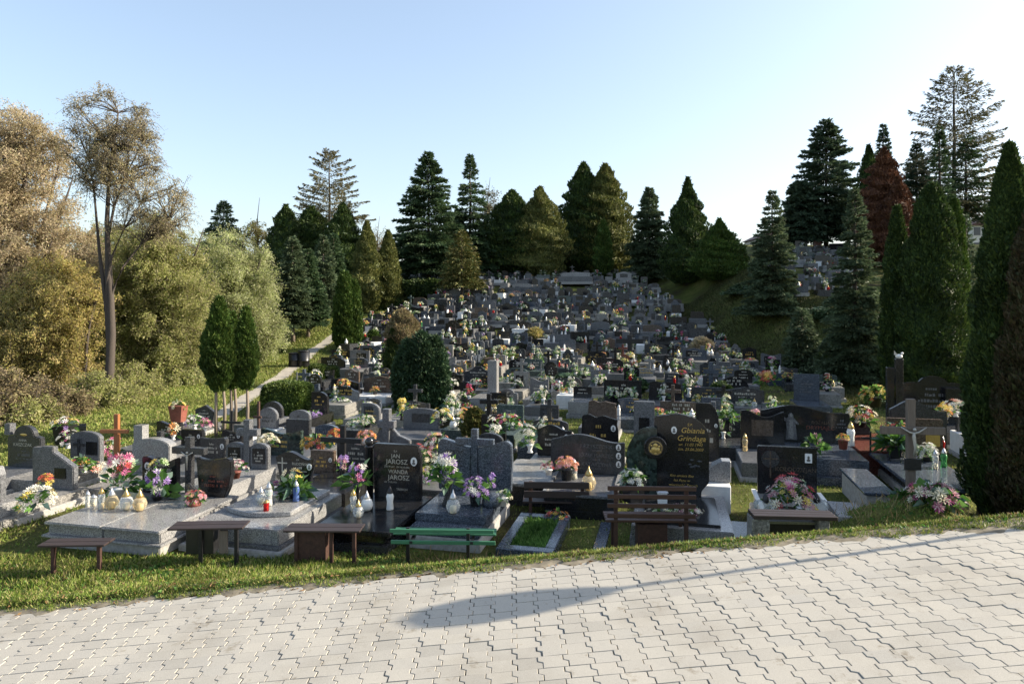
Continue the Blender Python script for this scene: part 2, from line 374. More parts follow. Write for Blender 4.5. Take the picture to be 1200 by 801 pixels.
thuja(1183, 168, 44, 10.2, 'tall dense thuja with brown inner sprays beside the paved road', 'thuja_leaf', 64000, peak=.14, q=.6, card=.062, amp=.1)
tb = thuja(1219, 225, 46, 9.6, 'broad thuja turned brown, beside the road in front of the dark thuja', 'thuja_brown', 54000, peak=.14, q=.5, card=.062, amp=.12)
thuja(1092, 214, 36, 20.5, 'widest dark column thuja behind the black monuments at the bank', 'thuja_leaf', 30000, peak=.2, q=.42, card=.09, amp=.09)
thuja(1118, 232, 17, 20.9, 'slim sunlit thuja pressed against the widest column thuja', 'thuja_bright', 16000, peak=.2, q=.4, card=.09, amp=.08)
thuja(1051, 240, 17, 21.5, 'narrow dark thuja between the blue spruce and the widest column', 'thuja_leaf', 18000, peak=.25, q=.5, card=.09, amp=.08)
spruce(1132, 252, 26, 24, 'small pale spruce half hidden behind the column thujas', 'spruce_blue', 9000)
spruce(1002, 222, 37, 25, 'ragged blue spruce sweeping to the foot of the grassy bank', 'spruce_blue', 34000, card=.19, power=.7, low=1, bare=.02, nb=190)
spruce(905, 224, 35, 37, 'slim spruce with wide skirts on top of the grassy bank', 'spruce_blue', 24000, card=.24, power=.75, low=1, bare=.02)
spruce(940, 362, 24, 29, 'low spreading young spruce at the foot of the bank spruce', 'spruce_blue', 5000, card=.24, power=.6, low=1, bare=.02)
spruce(968, 140, 46, 58, 'tallest dark spruce above the upper terrace graves', 'spruce_dark', 34000, power=.6, bare=.12, card=.38)
spruce(938, 212, 30, 57, 'shorter dark spruce leaning out from the tallest terrace spruce', 'spruce_dark', 18000, power=.55, bare=.15, card=.38)
thuja(1036, 172, 30, 47, 'rusty brown dying thuja between dark trees', 'rusty_leaf', 14000, peak=.3, q=.7, amp=.25)
thuja(1052, 205, 18, 45, 'low rusty thuja beside the taller rusty one', 'rusty_leaf', 7000, peak=.3, q=.7, amp=.25)
spruce(1035, 146, 22, 60, 'thin dark spire behind the rusty thuja', 'spruce_dark', 12000, power=.8)
thuja(1018, 168, 17, 55, 'dark rounded thuja behind the rusty one', 'thuja_leaf', 6000)
spruce(1074, 168, 26, 52, 'dark spruce top between the rusty thuja and the larch', 'spruce_dark', 15000, power=.7)
spruce(1101, 148, 22, 40, 'slim green spruce standing before the airy larch', 'spruce_leaf', 14000, power=.7)
spruce(1118, 80, 62, 50, 'tall airy larch thinning to bare twigs above the thujas', 'larch_leaf', 14000, name='larch_tree', power=.55, bare=.22, nb=130, card=.34, droop=.22, rise=.5, spread=.34, low=1, wid=.16)
spruce(1132, 160, 32, 48, 'open dark pine below the airy larch', 'spruce_leaf', 5000, name='pine_tree', power=.5, bare=.35, nb=60, spread=.25)
# unseen spruces added on the upper terrace to shade the bank and hill graves
for i, (x_, y_, h_, l_) in enumerate([(26.5, 28.5, 7.5, 'tall unseen terrace spruce added for shade, first from the road'), (31.5, 37.5, 10.5, 'tall unseen terrace spruce added for shade, second from the road'), (35, 43, 14, 'tall unseen terrace spruce added for shade, third from the road'), (45, 52, 20, 'very tall unseen spruce added for shade behind the terrace graves'), (49.5, 57, 20, 'very tall unseen spruce added for shade at the upper terrace corner'), (53.5, 62.5, 21, 'tallest unseen spruce added for shade at the hill crest')]):
    tree('spruce_tree', x_, y_, l_, spruce_crown(h_, 3.2 + .08 * max(0, h_ - 14) * 2, 9000, 300 + i, 'spruce_leaf', power=.6, card=.4), trunk_mesh(h_ * .95, .2, 'bark'), group=GT)
# the hill top
spruce(502, 179, 50, 55, 'big dark spruce above the clipped hedge', 'spruce_leaf', 36000, power=.72, bare=.16, card=.36, nb=170)
spruce(551, 181, 32, 58, 'slender open spruce with a bare spire', 'spruce_leaf', 15000, power=.8, bare=.08, nb=150)
spruce(541, 270, 26, 49, 'small golden green fir on a clear stem', 'spruce_gold', 5500, bare=.24, power=.6, name='fir_tree', low=1)
thuja(600, 221, 46, 60, 'broad dark thuja behind the tombs', 'thuja_leaf', 14000, peak=.22, q=.75, amp=.14)
thuja(633, 217, 35, 58.5, 'thuja with a browned top and sunlit side', 'thuja_olive', 11000, peak=.25, q=.75, amp=.22)
thuja(684, 189, 38, 62, 'huge thuja of the twin pair with the dark crown', 'thuja_leaf', 16000, peak=.2, q=.7, amp=.16)
thuja(709, 190, 37, 61.4, 'huge thuja of the twin pair with the sunlit crown', 'thuja_olive', 16000, peak=.2, q=.7, amp=.16)
thuja(707, 256, 10, 57.6, 'thin dark column thuja before the twin pair', 'thuja_bright', 4500, peak=.3, q=.5)
spruce(761, 220, 28, 57.5, 'bluish spruce standing alone between the twin thujas and the dark pair', 'spruce_blue', 24000, power=.68, bare=.06, low=1, nb=190)
thuja(806, 206, 32, 52, 'tall dark pointed thuja beside the yellowish one', 'thuja_leaf', 14000, peak=.2, q=1.0, amp=.2)
thuja(843, 255, 33, 48, 'yellowish green pointed thuja at the top of the grassy bank', 'thuja_bright', 13000, peak=.22, q=1.0, amp=.18)
thuja(580, 262, 20, 61, 'dark thuja filling the gap below the pale birch', 'thuja_leaf', 6000)
thuja(655, 285, 16, 62, 'low dark thuja between the sunlit flank thuja and the twin pair', 'thuja_leaf', 5000)
thuja(535, 245, 17, 60, 'dark thuja hidden behind the golden green fir', 'thuja_leaf', 6000)
thuja(335, 238, 30, 54, 'dark thuja clump end beside the pale willow', 'thuja_leaf', 9000)
thuja(365, 240, 34, 56, 'dark broad thuja in the clump under the tall pine', 'thuja_leaf', 10000, amp=.22)
thuja(402, 236, 31, 53, 'dark thuja with a sunlit flank under the tall pine', 'thuja_leaf', 11000, amp=.22)
thuja(430, 258, 19, 50, 'olive thuja beside the dark clump', 'thuja_olive', 7000)
thuja(455, 268, 15, 51, 'olive thuja nearest the clipped hedge', 'thuja_olive', 6000)
spruce(386, 178, 40, 60, 'tall open pine rising out of the dark thuja clump', 'larch_leaf', 9000, name='pine_tree', power=.45, bare=.42, nb=70, card=.28, rise=.3, droop=.1, spread=.25, low=1, wid=.2)
spruce(262, 236, 34, 58, 'dark spruce top showing over the willows', 'spruce_dark', 12000, power=.7)
spruce(343, 278, 25, 38, 'spruce on a bare stem nearest the willow', 'spruce_blue', 18000, bare=.17, power=.6, low=.9, tr='bark_light', card=.24)
spruce(361, 292, 23, 39, 'shorter spruce on a bare stem in the lawn row', 'spruce_leaf', 16000, bare=.18, power=.6, low=.9, tr='bark_light', card=.24)
spruce(379, 276, 21, 42, 'pale tipped spruce on a bare stem farther along the lawn', 'spruce_blue', 15000, bare=.16, power=.65, low=.9, tr='bark_light', card=.25)
spruce(391, 274, 20, 45, 'last spruce on a bare stem, behind the column thuja', 'spruce_leaf', 14000, bare=.15, power=.65, low=.9, tr='bark_light')
thuja(404, 317, 12.5, 36, 'sunlit column thuja by the path, the taller of a pair', 'thuja_bright', 13000, peak=.2, q=.35, amp=.06, card=.13)
thuja(415, 326, 9, 36.2, 'sunlit column thuja by the path, the thinner of a pair', 'thuja_bright', 8000, peak=.2, q=.35, amp=.06, card=.13)
# three thujas clipped to clear stems by the woodland lawn
def stemmed(u, vt, vb, hw, y, stems, label, n):
    x = X(u, y); z = zt(x, y); h = Zv(vt, y) - z; z0 = Zv(vb, y) - z; r = hw / F * y
    t = empty('stemmed_thuja', (x, y, z), 0, label, 'tree', 'thujas clipped to bare stems')
    for i, dx in enumerate(stems):
        mb = MB(); mb.tube([(dx * .8, .05 * i, -.1), (dx * 1.0 + .02, .04 * i, z0 * .5), (dx * .75, 0, z0 + .3)], [.05, .04, .03], 'bark_light', 8); mb.build('trunk', t)
    link('crown', thuja_crown(h - z0 + .1, r, n, int(u), 'thuja_bright', z0 - .1, .34, .75, .085, .08), t)
stemmed(257, 345, 452, 18, 16.6, (-.1, .1), 'broadest pointed thuja on two bare stems by the woodland lawn', 26000)
stemmed(272, 362, 450, 12, 17.3, (-.04, .06), 'slim dark thuja on bare stems wedged between two larger ones', 10000)
stemmed(288, 357, 450, 12.5, 16.9, (.03,), 'narrow pointed thuja on one bare stem beside the path', 16000)
# shrubs among the graves
def juniper(u, vt, hw, y, label, mat, n, **k):
    return thuja(u, vt, hw, y, label, mat, n, name='evergreen_shrub', group='shrubs among the graves', **k)
jx = X(494, 20.7); js = empty('juniper_shrub', (jx, 20.7, zt(jx, 20.7)), 0, 'wide dark weeping juniper with several pointed tops among the graves', 'shrub', 'shrubs among the graves')
Vs = []; rs = np.random.default_rng(5)
for dx, dy, hh, rr in ((0, 0, 2.25, .5), (-.42, .1, 2.0, .42), (.4, .05, 2.1, .4), (.12, -.3, 1.95, .42), (-.25, -.25, 1.7, .4), (.55, -.2, 1.55, .33), (-.6, -.1, 1.5, .3), (.2, .35, 2.1, .4)):
    n = 3600; t = rs.random(n); a = rs.uniform(0, 6.28, n); q = rr * np.minimum(1, (t + .35)) * (1 - t ** 3) ** .6 * rs.uniform(.7, 1.05, n)
    P = np.stack([dx + q * np.cos(a), dy + q * np.sin(a), .08 + t * hh], 1); D = np.stack([np.cos(a) * .5, np.sin(a) * .5, .55 - 1.0 * (rs.random(n) < .45)], 1) + rs.normal(size=(n, 3)) * .3
    ln = .15 * rs.uniform(.5, 1.4, n); Vs.append(cards(P, D, ln, ln * .34, rs, .05))
link('crown', np_mesh('crown', np.concatenate(Vs), 4, 'juniper_leaf'), js)
juniper(472, 361, 20, 26.5, 'round reddish topped shrub behind the weeping juniper', 'autumn_brown', 9000, peak=.6, q=.5, amp=.14)
juniper(460, 384, 10, 26, 'small dark pointed shrub beside the reddish round one', 'thuja_leaf', 4500)
juniper(437, 386, 8, 37, 'tiny dark cone shrub beside the upper path', 'thuja_bright', 3000, peak=.35, q=.6)
juniper(557, 477, 13, 15.2, 'bushy yellow green dwarf cypress behind the blue twin stones', 'spruce_gold', 9000, peak=.4, q=.6, card=.075, amp=.3)
juniper(627, 383, 9, 38, 'small yellowing bush on the lower hill', 'autumn_gold', 2500, peak=.55, q=.5, amp=.2)
juniper(822, 394, 12, 34, 'reddish yellow bush near the foot of the bank', 'autumn_tan', 3500, peak=.55, q=.5, amp=.25)
juniper(603, 406, 8, 33, 'dark low bush among the lower hill graves', 'thuja_leaf', 2600, peak=.5, q=.6)
juniper(664, 447, 15, 24.5, 'spreading dark cotoneaster mound beside an iron cross', 'juniper_leaf', 5000, peak=.6, q=.4, amp=.2)
juniper(748, 447, 10, 23.5, 'dark clipped globe shrub among graves near the middle', 'juniper_leaf', 2600, peak=.6, q=.4)
juniper(845, 447, 15, 21.5, 'tall dark flowering bush beside the bank side graves', 'thuja_leaf', 5000, peak=.4, q=.6)
spruce(868, 352, 20, 42, 'young spruce at the top of the bank near the yellowish thuja', 'spruce_leaf', 3000, card=.24, power=.7, low=1, bare=.02)
juniper(985, 408, 22, 26.5, 'low dark juniper on the bank beside the ragged blue spruce', 'thuja_leaf', 5000, peak=.5, q=.5, amp=.25)
juniper(962, 360, 18, 33, 'dark bush on the bank crest between the spruces', 'juniper_leaf', 3500, peak=.5, q=.5, amp=.25)
juniper(560, 352, 9, 52, 'stunted dark shrub below the tombs', 'thuja_leaf', 2400)

def box_hedge(u0, u1, vt, y, dep, label, mat, n, card, hgt=None, rnd_=.25):
    x0, x1 = X(u0, y), X(u1, y); xc = (x0 + x1) / 2; z = zt(xc, y); h = hgt or Zv(vt, y) - z; w = (x1 - x0) / 2; rs = np.random.default_rng(int(u0))
    P = rs.uniform(-1, 1, (n, 3)); ax = rs.integers(0, 3, n); P[np.arange(n), ax] = np.sign(P[np.arange(n), ax] + 1e-6) * rs.uniform(.85, 1.04, n)
    q = np.maximum(np.abs(P).max(1), (np.abs(P) ** 4).sum(1) ** .25); P = P / q[:, None] * np.abs(P).max(1)[:, None]
    P = P * np.array([w, dep / 2, h / 2]); D = norm(P) + rs.normal(size=(n, 3)) * .6; P[:, 2] += h / 2 + .02
    P *= (1 + .05 * np.sin(P[:, :1] * 6) * np.cos(P[:, 2:] * 5))
    ln = card * rs.uniform(.5, 1.4, n); V = cards(P, D, ln, ln * .6, rs, .08)
    t = empty('hedge', (xc, y, z), 0, label, 'hedge', 'clipped hedges')
    link('foliage', np_mesh('foliage', V, 4, mat), t)
    mb = MB(); mb.box(-w * .8, w * .8, -dep * .38, dep * .38, 0, h * .84, 'stem_green'); mb.build('branches', t, bevel=.1, seg=2)
box_hedge(311, 362, 449, 20.2, 1.3, 'clipped bright green hedge block beside the path', 'hedge_leaf', 16000, .06)
box_hedge(364, 383, 428, 25.5, .8, 'small round bright green bush by the grave at the path', 'hedge_leaf', 6000, .06)
box_hedge(384, 396, 430, 25.6, .6, 'darker small bush next to the bright round one', 'thuja_leaf', 4000, .06)
box_hedge(471, 533, 329, 52, 2.2, 'long dark clipped hedge under the big spruce', 'thuja_leaf', 9000, .2)
box_hedge(424, 470, 349, 51, .9, 'low dark hedge along the retaining wall', 'thuja_leaf', 5000, .15)
box_hedge(693, 727, 322, 57.2, 1.2, 'dark low hedge between the white tomb and the tall thujas', 'thuja_leaf', 4000, .2)

# broadleaf trees: limbs run from the stem to clumps of twigs, leaves hang on the twigs
def broadleaf(name, x, y, label, h, blobs, ncl, per, leaf, mat, stems, spread=.8, twigs=7, bark='bark', tr=.12, seed=1, down=.3, group='broadleaf trees at the woodland edge', elong=.38, cat='tree', surf=.5):
    rs = np.random.default_rng(seed); z = zt(x, y)
    t = empty(name, (x, y, z), 0, label, cat, group)
    vol = np.array([b[3] * b[4] * b[5] for b in blobs]) ** .8; bi = rs.choice(len(blobs), ncl, p=vol / vol.sum()); B = np.array(blobs)[bi]
    d = norm(rs.normal(size=(ncl, 3))); rr = rs.random(ncl) ** surf * .92
    C = B[:, :3] + d * rr[:, None] * B[:, 3:6]; C[:, 2] = np.maximum(C[:, 2], .35)
    mb = MB(); ST = []
    for s in stems:                                 # (x0, y0, dx, dy, height, radius)
        P = [(s[0] + s[2] * q ** (s[6] if len(s) > 6 else 1.3) + .05 * s[4] * .3 * math.sin(q * 7 + s[0] * 3), s[1] + s[3] * q ** (s[6] if len(s) > 6 else 1.3), -.2 + (s[4] + .2) * q) for q in np.linspace(0, 1, 9)]
        mb.tube(P, [s[5] * (1.2 - .2 * min(1, i)) * (1 - .85 * i / 8) for i in range(9)], bark, 8); ST.append(np.array(P))
    AP = np.concatenate(ST); Pl = []; Dl = []
    TW = []
    for i in range(ncl):
        c = C[i]; below = AP[AP[:, 2] < c[2] - .12 * np.linalg.norm(c[:2])]; base = below if len(below) else AP[:1]
        dd = np.linalg.norm(base - c, axis=1); b = base[np.argmin(dd + .0 * dd)]
        mid = b * .5 + c * .5 + np.array([0, 0, .10 * np.linalg.norm(c - b)]) * rs.uniform(-.3, 1) + rs.normal(0, .03, 3) * np.linalg.norm(c - b)
        ln = np.linalg.norm(c - b); r0 = tr * min(1, ln / 5) * .32 + .006
        mb.tube([b, b * .75 + mid * .25 + (0, 0, .02), mid, c * .6 + mid * .4, c], [r0, r0 * .8, r0 * .55, r0 * .35, .006], bark, 4, False)
        dirc = norm((c - b)[None])[0]
        for k in range(twigs):
            td = norm((dirc * .6 + rs.normal(size=3) * .8)[None])[0]; L_ = spread * rs.uniform(.5, 1.2)
            p0 = c - dirc * L_ * rs.uniform(0, .6); p1 = p0 + td * L_ * .6; p2 = p0 + td * L_ + np.array([0, 0, -down * L_])
            TW.append((p0, p1, p2))
            m = max(3, int(per / twigs * rs.uniform(.4, 1.6))); q = rs.random(m)[:, None]
            pp = (1 - q) ** 2 * p0 + 2 * q * (1 - q) * p1 + q ** 2 * p2 + rs.normal(0, .09 * spread, (m, 3))
            Pl.append(pp); Dl.append(td * .5 + rs.normal(size=(m, 3)) * .7 + np.array([0, 0, -.35]))
    for p0, p1, p2 in TW: mb.tube([p0, p1, p2], [.009, .006, .003], bark, 3, False)
    P = np.concatenate(Pl); D = np.concatenate(Dl); P[:, 2] = np.maximum(P[:, 2], .05); n = len(P)
    ln = leaf * rs.uniform(.6, 1.4, n)
    link('trunk', mb.mesh('trunk'), t); link('crown', np_mesh('crown', cards(P, D, ln, ln * elong, rs, .08), 4, mat), t)
    return t
def ub(u, v, y, hw, hh, dep, x0, yo, z0):            # a blob given where the photo shows it, in the tree's own metres
    return (X(u, y) - x0, y - yo, Zv(v, y) - z0, hw / F * y, dep, hh / F * y)
def bl(name, u, y, label, blobs, ncl, per, leaf, mat, stems, **k):
    x = X(u, y); z = zt(x, y); Bs = [ub(b[0], b[1], y + (b[5] if len(b) > 5 else 0), b[2], b[3], b[4], x, y, z) for b in blobs]
    return broadleaf(name, x, y, label, 0, Bs, ncl, per, leaf, mat, stems, **k)
bl('alder_tree', 124, 22.2, 'tallest thin broadleaf tree with a bare trunk and sparse domed crown',
   [(128, 140, 44, 36, 1.3), (105, 175, 26, 30, 1.0), (150, 180, 36, 40, 1.2), (122, 205, 40, 26, 1.0), (190, 240, 34, 32, 1.2), (165, 262, 28, 20, 1.0)], 260, 165, .06, 'sparse_leaf',
   [(0, 0, .25, .1, 9.4, .16), (.0, 0, 1.9, .2, 5.9, .11, 4), (.0, 0, 1.25, -.3, 6.4, .10, 4.5), (0, 0, -.8, .3, 7.9, .11, 4), (.0, 0, 1.0, .3, 8.5, .11, 4)], spread=.58, twigs=7, seed=3, tr=.26, surf=.10)
bl('willow_tree', 12, 25, 'huge tan willow at the edge of the picture with twiggy crown',
   [(25, 176, 58, 56, 2.2), (-10, 170, 50, 55, 2), (0, 240, 90, 80, 2.5), (60, 300, 70, 80, 2.4), (-40, 300, 70, 120, 2.5), (15, 380, 80, 70, 2.2)], 460, 480, .09, 'autumn_tan',
   [(0, 0, .6, .2, 9.5, .26), (-.3, .2, -2, .3, 9, .2), (.3, 0, 1.8, .1, 8, .16), (.2, .3, 1, .5, 9, .15)], spread=.95, seed=4)
bl('willow_tree', 85, 23, 'golden leaved low willow in front of the tan one',
   [(70, 350, 52, 55, 1.8), (30, 395, 55, 60, 1.8), (80, 400, 28, 55, 1.4), (50, 440, 52, 45, 1.6)], 330, 420, .085, 'autumn_gold',
   [(0, 0, -.6, .1, 4.6, .1), (.2, .1, .6, .2, 4.2, .08), (-.4, 0, -1.5, .1, 4.2, .09), (-.8, .2, -1.6, -.2, 3.8, .08)], spread=.7, seed=5)
bl('willow_tree', 190, 26, 'olive brown rounded willow behind the bare trunk',
   [(185, 300, 52, 48, 2), (205, 350, 50, 60, 2), (160, 370, 46, 70, 2), (210, 410, 45, 50, 1.8), (150, 430, 45, 45, 1.8)], 420, 430, .088, 'willow_olive',
   [(0, 0, .4, .1, 6.5, .14), (.2, 0, 1.2, .2, 6, .1), (-.3, 0, -1.2, .1, 5.6, .1), (0, .2, -.3, .5, 6, .1)], spread=.8, seed=6)
bl('willow_tree', 272, 32, 'pale green willow beside the bare stemmed spruces',
   [(268, 310, 48, 45, 2.2), (290, 350, 40, 55, 2), (245, 350, 40, 60, 2), (270, 390, 50, 45, 2), (305, 385, 24, 40, 1.6)], 420, 400, .095, 'willow_pale',
   [(0, 0, .5, .1, 6.2, .14), (.2, 0, 1.2, .2, 5.6, .1), (-.3, 0, -1.2, .1, 5.6, .1)], spread=.85, seed=7)
bl('willow_tree', 120, 31, 'tall pale willow filling the gap behind the bare trunk',
   [(110, 320, 60, 60, 2.2), (150, 300, 50, 40, 2), (90, 380, 60, 60, 2), (160, 390, 60, 60, 2)], 320, 380, .10, 'willow_olive',
   [(0, 0, .4, .1, 7, .14), (.2, 0, 1.6, .2, 6.4, .1), (-.3, 0, -1.6, .1, 6.4, .1)], spread=.9, seed=8)
bl('birch_tree', 302, 60, 'golden birch showing beyond the pale willow', [(302, 275, 16, 24, 1.6), (300, 310, 20, 26, 1.6)], 60, 110, .2, 'autumn_gold', [(0, 0, .1, 0, 7, .1)], spread=.9, seed=9, group=GT)
bl('birch_tree', 572, 63, 'thin pale birch between the slender spruce and the broad thuja', [(574, 240, 13, 24, 1.2), (578, 275, 16, 26, 1.4)], 70, 60, .2, 'larch_leaf', [(0, 0, .1, 0, 9, .1)], spread=.9, seed=10, group=GT)
bl('bare_tree', 442, 68, 'leafless tree behind the olive thujas', [(444, 290, 16, 24, 1.4), (448, 320, 22, 18, 1.4)], 60, 12, .18, 'autumn_brown', [(0, 0, .2, 0, 5.6, .08)], spread=1.0, twigs=9, seed=11, group=GT)
bl('thicket_shrub', 500, 64, 'brown leafless thicket behind the clipped hedge', [(490, 325, 40, 14, 1.2), (450, 322, 20, 10, 1)], 60, 70, .2, 'autumn_brown', [(0, 0, .3, 0, 2, .05)], spread=.8, seed=12, group=GT)
UG = 'undergrowth bushes along the woodland edge'
for i, (u, y, v, hw, hh, mat, lab) in enumerate([
    (5, 18.2, 470, 42, 34, 'autumn_brown', 'brown tangled bush nearest the road at the woodland edge'),
    (60, 19.5, 468, 40, 30, 'autumn_brown', 'dark brown bush under the golden willow'),
    (105, 21, 462, 34, 26, 'willow_olive', 'olive green bush beneath the bare trunk'),
    (150, 23, 448, 34, 26, 'willow_olive', 'yellow green bush right of the bare trunk'),
    (200, 26, 438, 34, 22, 'willow_pale', 'pale green bush at the upper woodland edge'),
    (232, 29, 428, 28, 20, 'spruce_leaf', 'dark green thorn bush behind the stemmed thujas'),
    (315, 36, 398, 16, 22, 'thuja_leaf', 'dark evergreen bush beneath the pale willow'),
    (35, 18.4, 482, 30, 12, 'willow_olive', 'low weedy green bush on the lawn edge'),
    (130, 21.5, 480, 30, 12, 'willow_olive', 'low green bramble on the lawn edge'),
    (-30, 20, 450, 40, 50, 'autumn_tan', 'tan bush at the outermost woodland edge')]):
    bl('woodland_bush', u, y, lab, [(u, v, hw, hh, .9), (u + hw * .5, v + hh * .3, hw * .7, hh * .7, .8), (u - hw * .5, v + hh * .3, hw * .7, hh * .7, .8)], 70, 190, .085, mat,
       [(.0, 0, .3, 0, .9, .04), (.2, 0, .7, .1, .8, .03), (-.2, 0, -.7, .1, .8, .03)], spread=.55, seed=30 + i, group=UG, cat='bush')
bl('woodland_bush', 60, 34, 'far dense bush row closing the woodland behind the willows', [(0, 420, 70, 50, 1.5), (100, 415, 80, 45, 1.5), (200, 405, 70, 40, 1.5)], 130, 160, .15, 'autumn_brown', [(0, 0, .3, 0, 2, .05), (2, 0, .5, 0, 2, .05), (-2, 0, -.5, 0, 2, .05)], spread=.9, seed=60, group=UG, cat='bush')
# ------------------------------------------------------------------ gravestones
def arc(cx, cz, rx, rz, a0, a1, n=10):
    return [(cx + rx * math.cos(R(a0 + (a1 - a0) * i / n)), cz + rz * math.sin(R(a0 + (a1 - a0) * i / n))) for i in range(n + 1)]
def outline(shape, w, h):
    a = w / 2
    if shape == 'rect': return [(-a, 0), (a, 0), (a, h), (-a, h)]
    if shape == 'arch': return [(-a, 0), (a, 0)] + arc(0, h * .68, a, h * .32, 0, 180, 14)
    if shape == 'round': return [(-a, 0), (a, 0)] + arc(0, h - a * .9, a, a * .9, 0, 180, 16)
    if shape == 'segment': return [(-a, 0), (a, 0)] + arc(0, h * .80, a, h * .20, 0, 180, 12)
    if shape == 'wave': return [(-a, 0), (a, 0)] + [(a - w * i / 16, h * (.90 + .085 * math.cos(math.pi * 2.0 * i / 16 + .5))) for i in range(17)]
    if shape == 'wave2': return [(-a, 0), (a, 0)] + [(a - w * i / 20, h * (.90 + .09 * math.sin(math.pi * 2 * (1 - i / 20) - .9))) for i in range(21)]
    if shape == 'heart': return [(-a * .72, 0), (a * .72, 0), (a * .80, h * .35), (a, h * .86)] + [(a - w * i / 14, h * (.90 + .09 * math.cos(math.pi * 2 * i / 14 + 2.2))) for i in range(1, 15)] + [(-a * .80, h * .35)]
    if shape == 'vase': return [(-a * .8, 0), (a * .62, 0), (a * .86, h * .25), (a, h * .6), (a * .97, h * .93)] + [(a * .97 - w * .97 * i / 10, h * (.95 + .045 * math.cos(math.pi * 1.4 * i / 10 + .4))) for i in range(1, 11)]
    if shape == 'slant': return [(-a, 0), (a, 0), (a, h * .62), (a * .1, h), (-a, h)]
    if shape == 'slope': return [(-a, 0), (a, 0), (a, h * .55), (-a * .25, h * .88), (-a * .25, h), (-a, h)]
    if shape == 'cut': return [(-a, 0), (a, 0), (a, h * .77), (a * .84, h), (-a, h)]
    if shape == 'pent': return [(-a * .8, 0), (a * .8, 0), (a, h * .62), (a * .1, h), (-a, h * .72)]
    if shape == 'gable': return [(-a, 0), (a, 0), (a, h * .8), (0, h), (-a, h * .8)]
    if shape == 'shoulder': return [(-a, 0), (a, 0), (a, h * .72), (a * .62, h * .76)] + arc(0, h * .76, a * .62, h * .24, 0, 180, 12)[1:-1] + [(-a * .62, h * .76), (-a, h * .72)]
    if shape == 'wing': return [(-a, 0), (a, 0), (a, h * .58), (a * .5, h * .74), (a * .2, h), (-a * .2, h), (-a * .5, h * .74), (-a, h * .58)]
    if shape == 'halfarch': return [(-a, 0), (a, 0)] + arc(0, h * .62, a, h * .38, 0, 90, 10) + [(-a, h)]
    if shape == 'quarter': return [(-a, 0), (a * .72, 0), (a * .72, h * .09), (a, h * .2)] + arc(a - w * .62, h * .72, w * .62, h * .28, 0, 90, 10) + [(-a * .45, h * .985), (-a, h * .96)]
    if shape == 'rough': return [(-a, 0), (a, 0), (a * .97, h * .55), (a * .9, h * .72), (a * .95, h * .86), (a * .6, h * .9), (a * .2, h * .97), (-a * .2, h * .9), (-a * .55, h), (-a * .93, h * .95), (-a * .97, h * .5)]
    if shape == 'leftleaf': return [(-a * .7, 0), (a, 0), (a, h)] + [(a - w * (.25 + .7 * i / 8), h * (1 - .30 * (i / 8) ** 2.4)) for i in range(9)] + [(-a * .98, h * .55), (-a * .88, h * .25)]
    if shape == 'cloud': return [(-a, 0), (a, 0), (a, h * .72)] + arc(a * .55, h * .72, a * .45, h * .14, 0, 110, 6)[1:] + arc(0, h * .80, a * .42, h * .2, 20, 160, 10) + arc(-a * .55, h * .72, a * .45, h * .14, 70, 180, 6)
    raise KeyError(shape)
CACHE = {}
def stone_mesh(shape, w, h, t, mat, bev=.012):
    k = (shape, round(w, 3), round(h, 3), t, mat)
    if k not in CACHE:
        CACHE[k] = MB().prism(outline(shape, w, h), -t / 2, t / 2, mat).mesh('headstone', min(bev, t * .2), 2)
    return CACHE[k]
def box_mesh(w, d, h, mat, bev=.012):
    k = ('box', round(w, 3), round(d, 3), round(h, 3), mat)
    if k not in CACHE: CACHE[k] = MB().box(-w / 2, w / 2, -d / 2, d / 2, 0, h, mat).mesh('slab', min(bev, h * .3), 2)
    return CACHE[k]
def cross_mb(mb, w, h, t, mat, arm=.68, th=None, x=0, z=0, y=0):
    th = th or t
    a, b_ = w / 2, th / 2; za, zb = z + h * arm - th / 2, z + h * arm + th / 2
    return mb.prism([(x + p, q) for p, q in [(-b_, z), (b_, z), (b_, za), (a, za), (a, zb), (b_, zb), (b_, z + h), (-b_, z + h), (-b_, zb), (-a, zb), (-a, za), (-b_, za)]], y - t / 2, y + t / 2, mat)
def text(body, parent, x, y, z, size, mat='silver', align='CENTER', shear=0, name='inscription_lettering'):
    cu = bpy.data.curves.new(name, 'FONT'); cu.body = body; cu.size = size; cu.align_x = align; cu.extrude = .0012; cu.shear = shear; cu.space_line = .95
    cu.materials.append(MATS[mat]); cu.resolution_u = 3
    q = bpy.data.objects.new('tmp', cu); COL.objects.link(q); bpy.context.view_layer.update()
    me = bpy.data.meshes.new_from_object(q.evaluated_get(bpy.context.evaluated_depsgraph_get())); bpy.data.objects.remove(q); bpy.data.curves.remove(cu)
    o = link(name, me, parent, (x, y, z)); o.rotation_euler = (R(90), 0, 0)
    return o
def portrait(parent, x, y, z, w, h, square=False):
    mb = MB()
    sh = [(x - w / 2, z - h / 2), (x + w / 2, z - h / 2), (x + w / 2, z + h / 2), (x - w / 2, z + h / 2)] if square else [(x + w / 2 * math.cos(i * .393), z + h / 2 * math.sin(i * .393)) for i in range(16)]
    mb.prism(sh, y - .008, y, 'enamel')
    def el(cx, cz, rx, rz, d): mb.prism([(cx + rx * math.cos(i * .52), cz + rz * math.sin(i * .52)) for i in range(12)], y - .008 - d, y - .008, 'photo_dark')
    el(x, z + h * .08, w * .17, h * .17, .002); el(x, z - h * .22, w * .28, h * .14, .0015)
    return mb.build('portrait', parent)
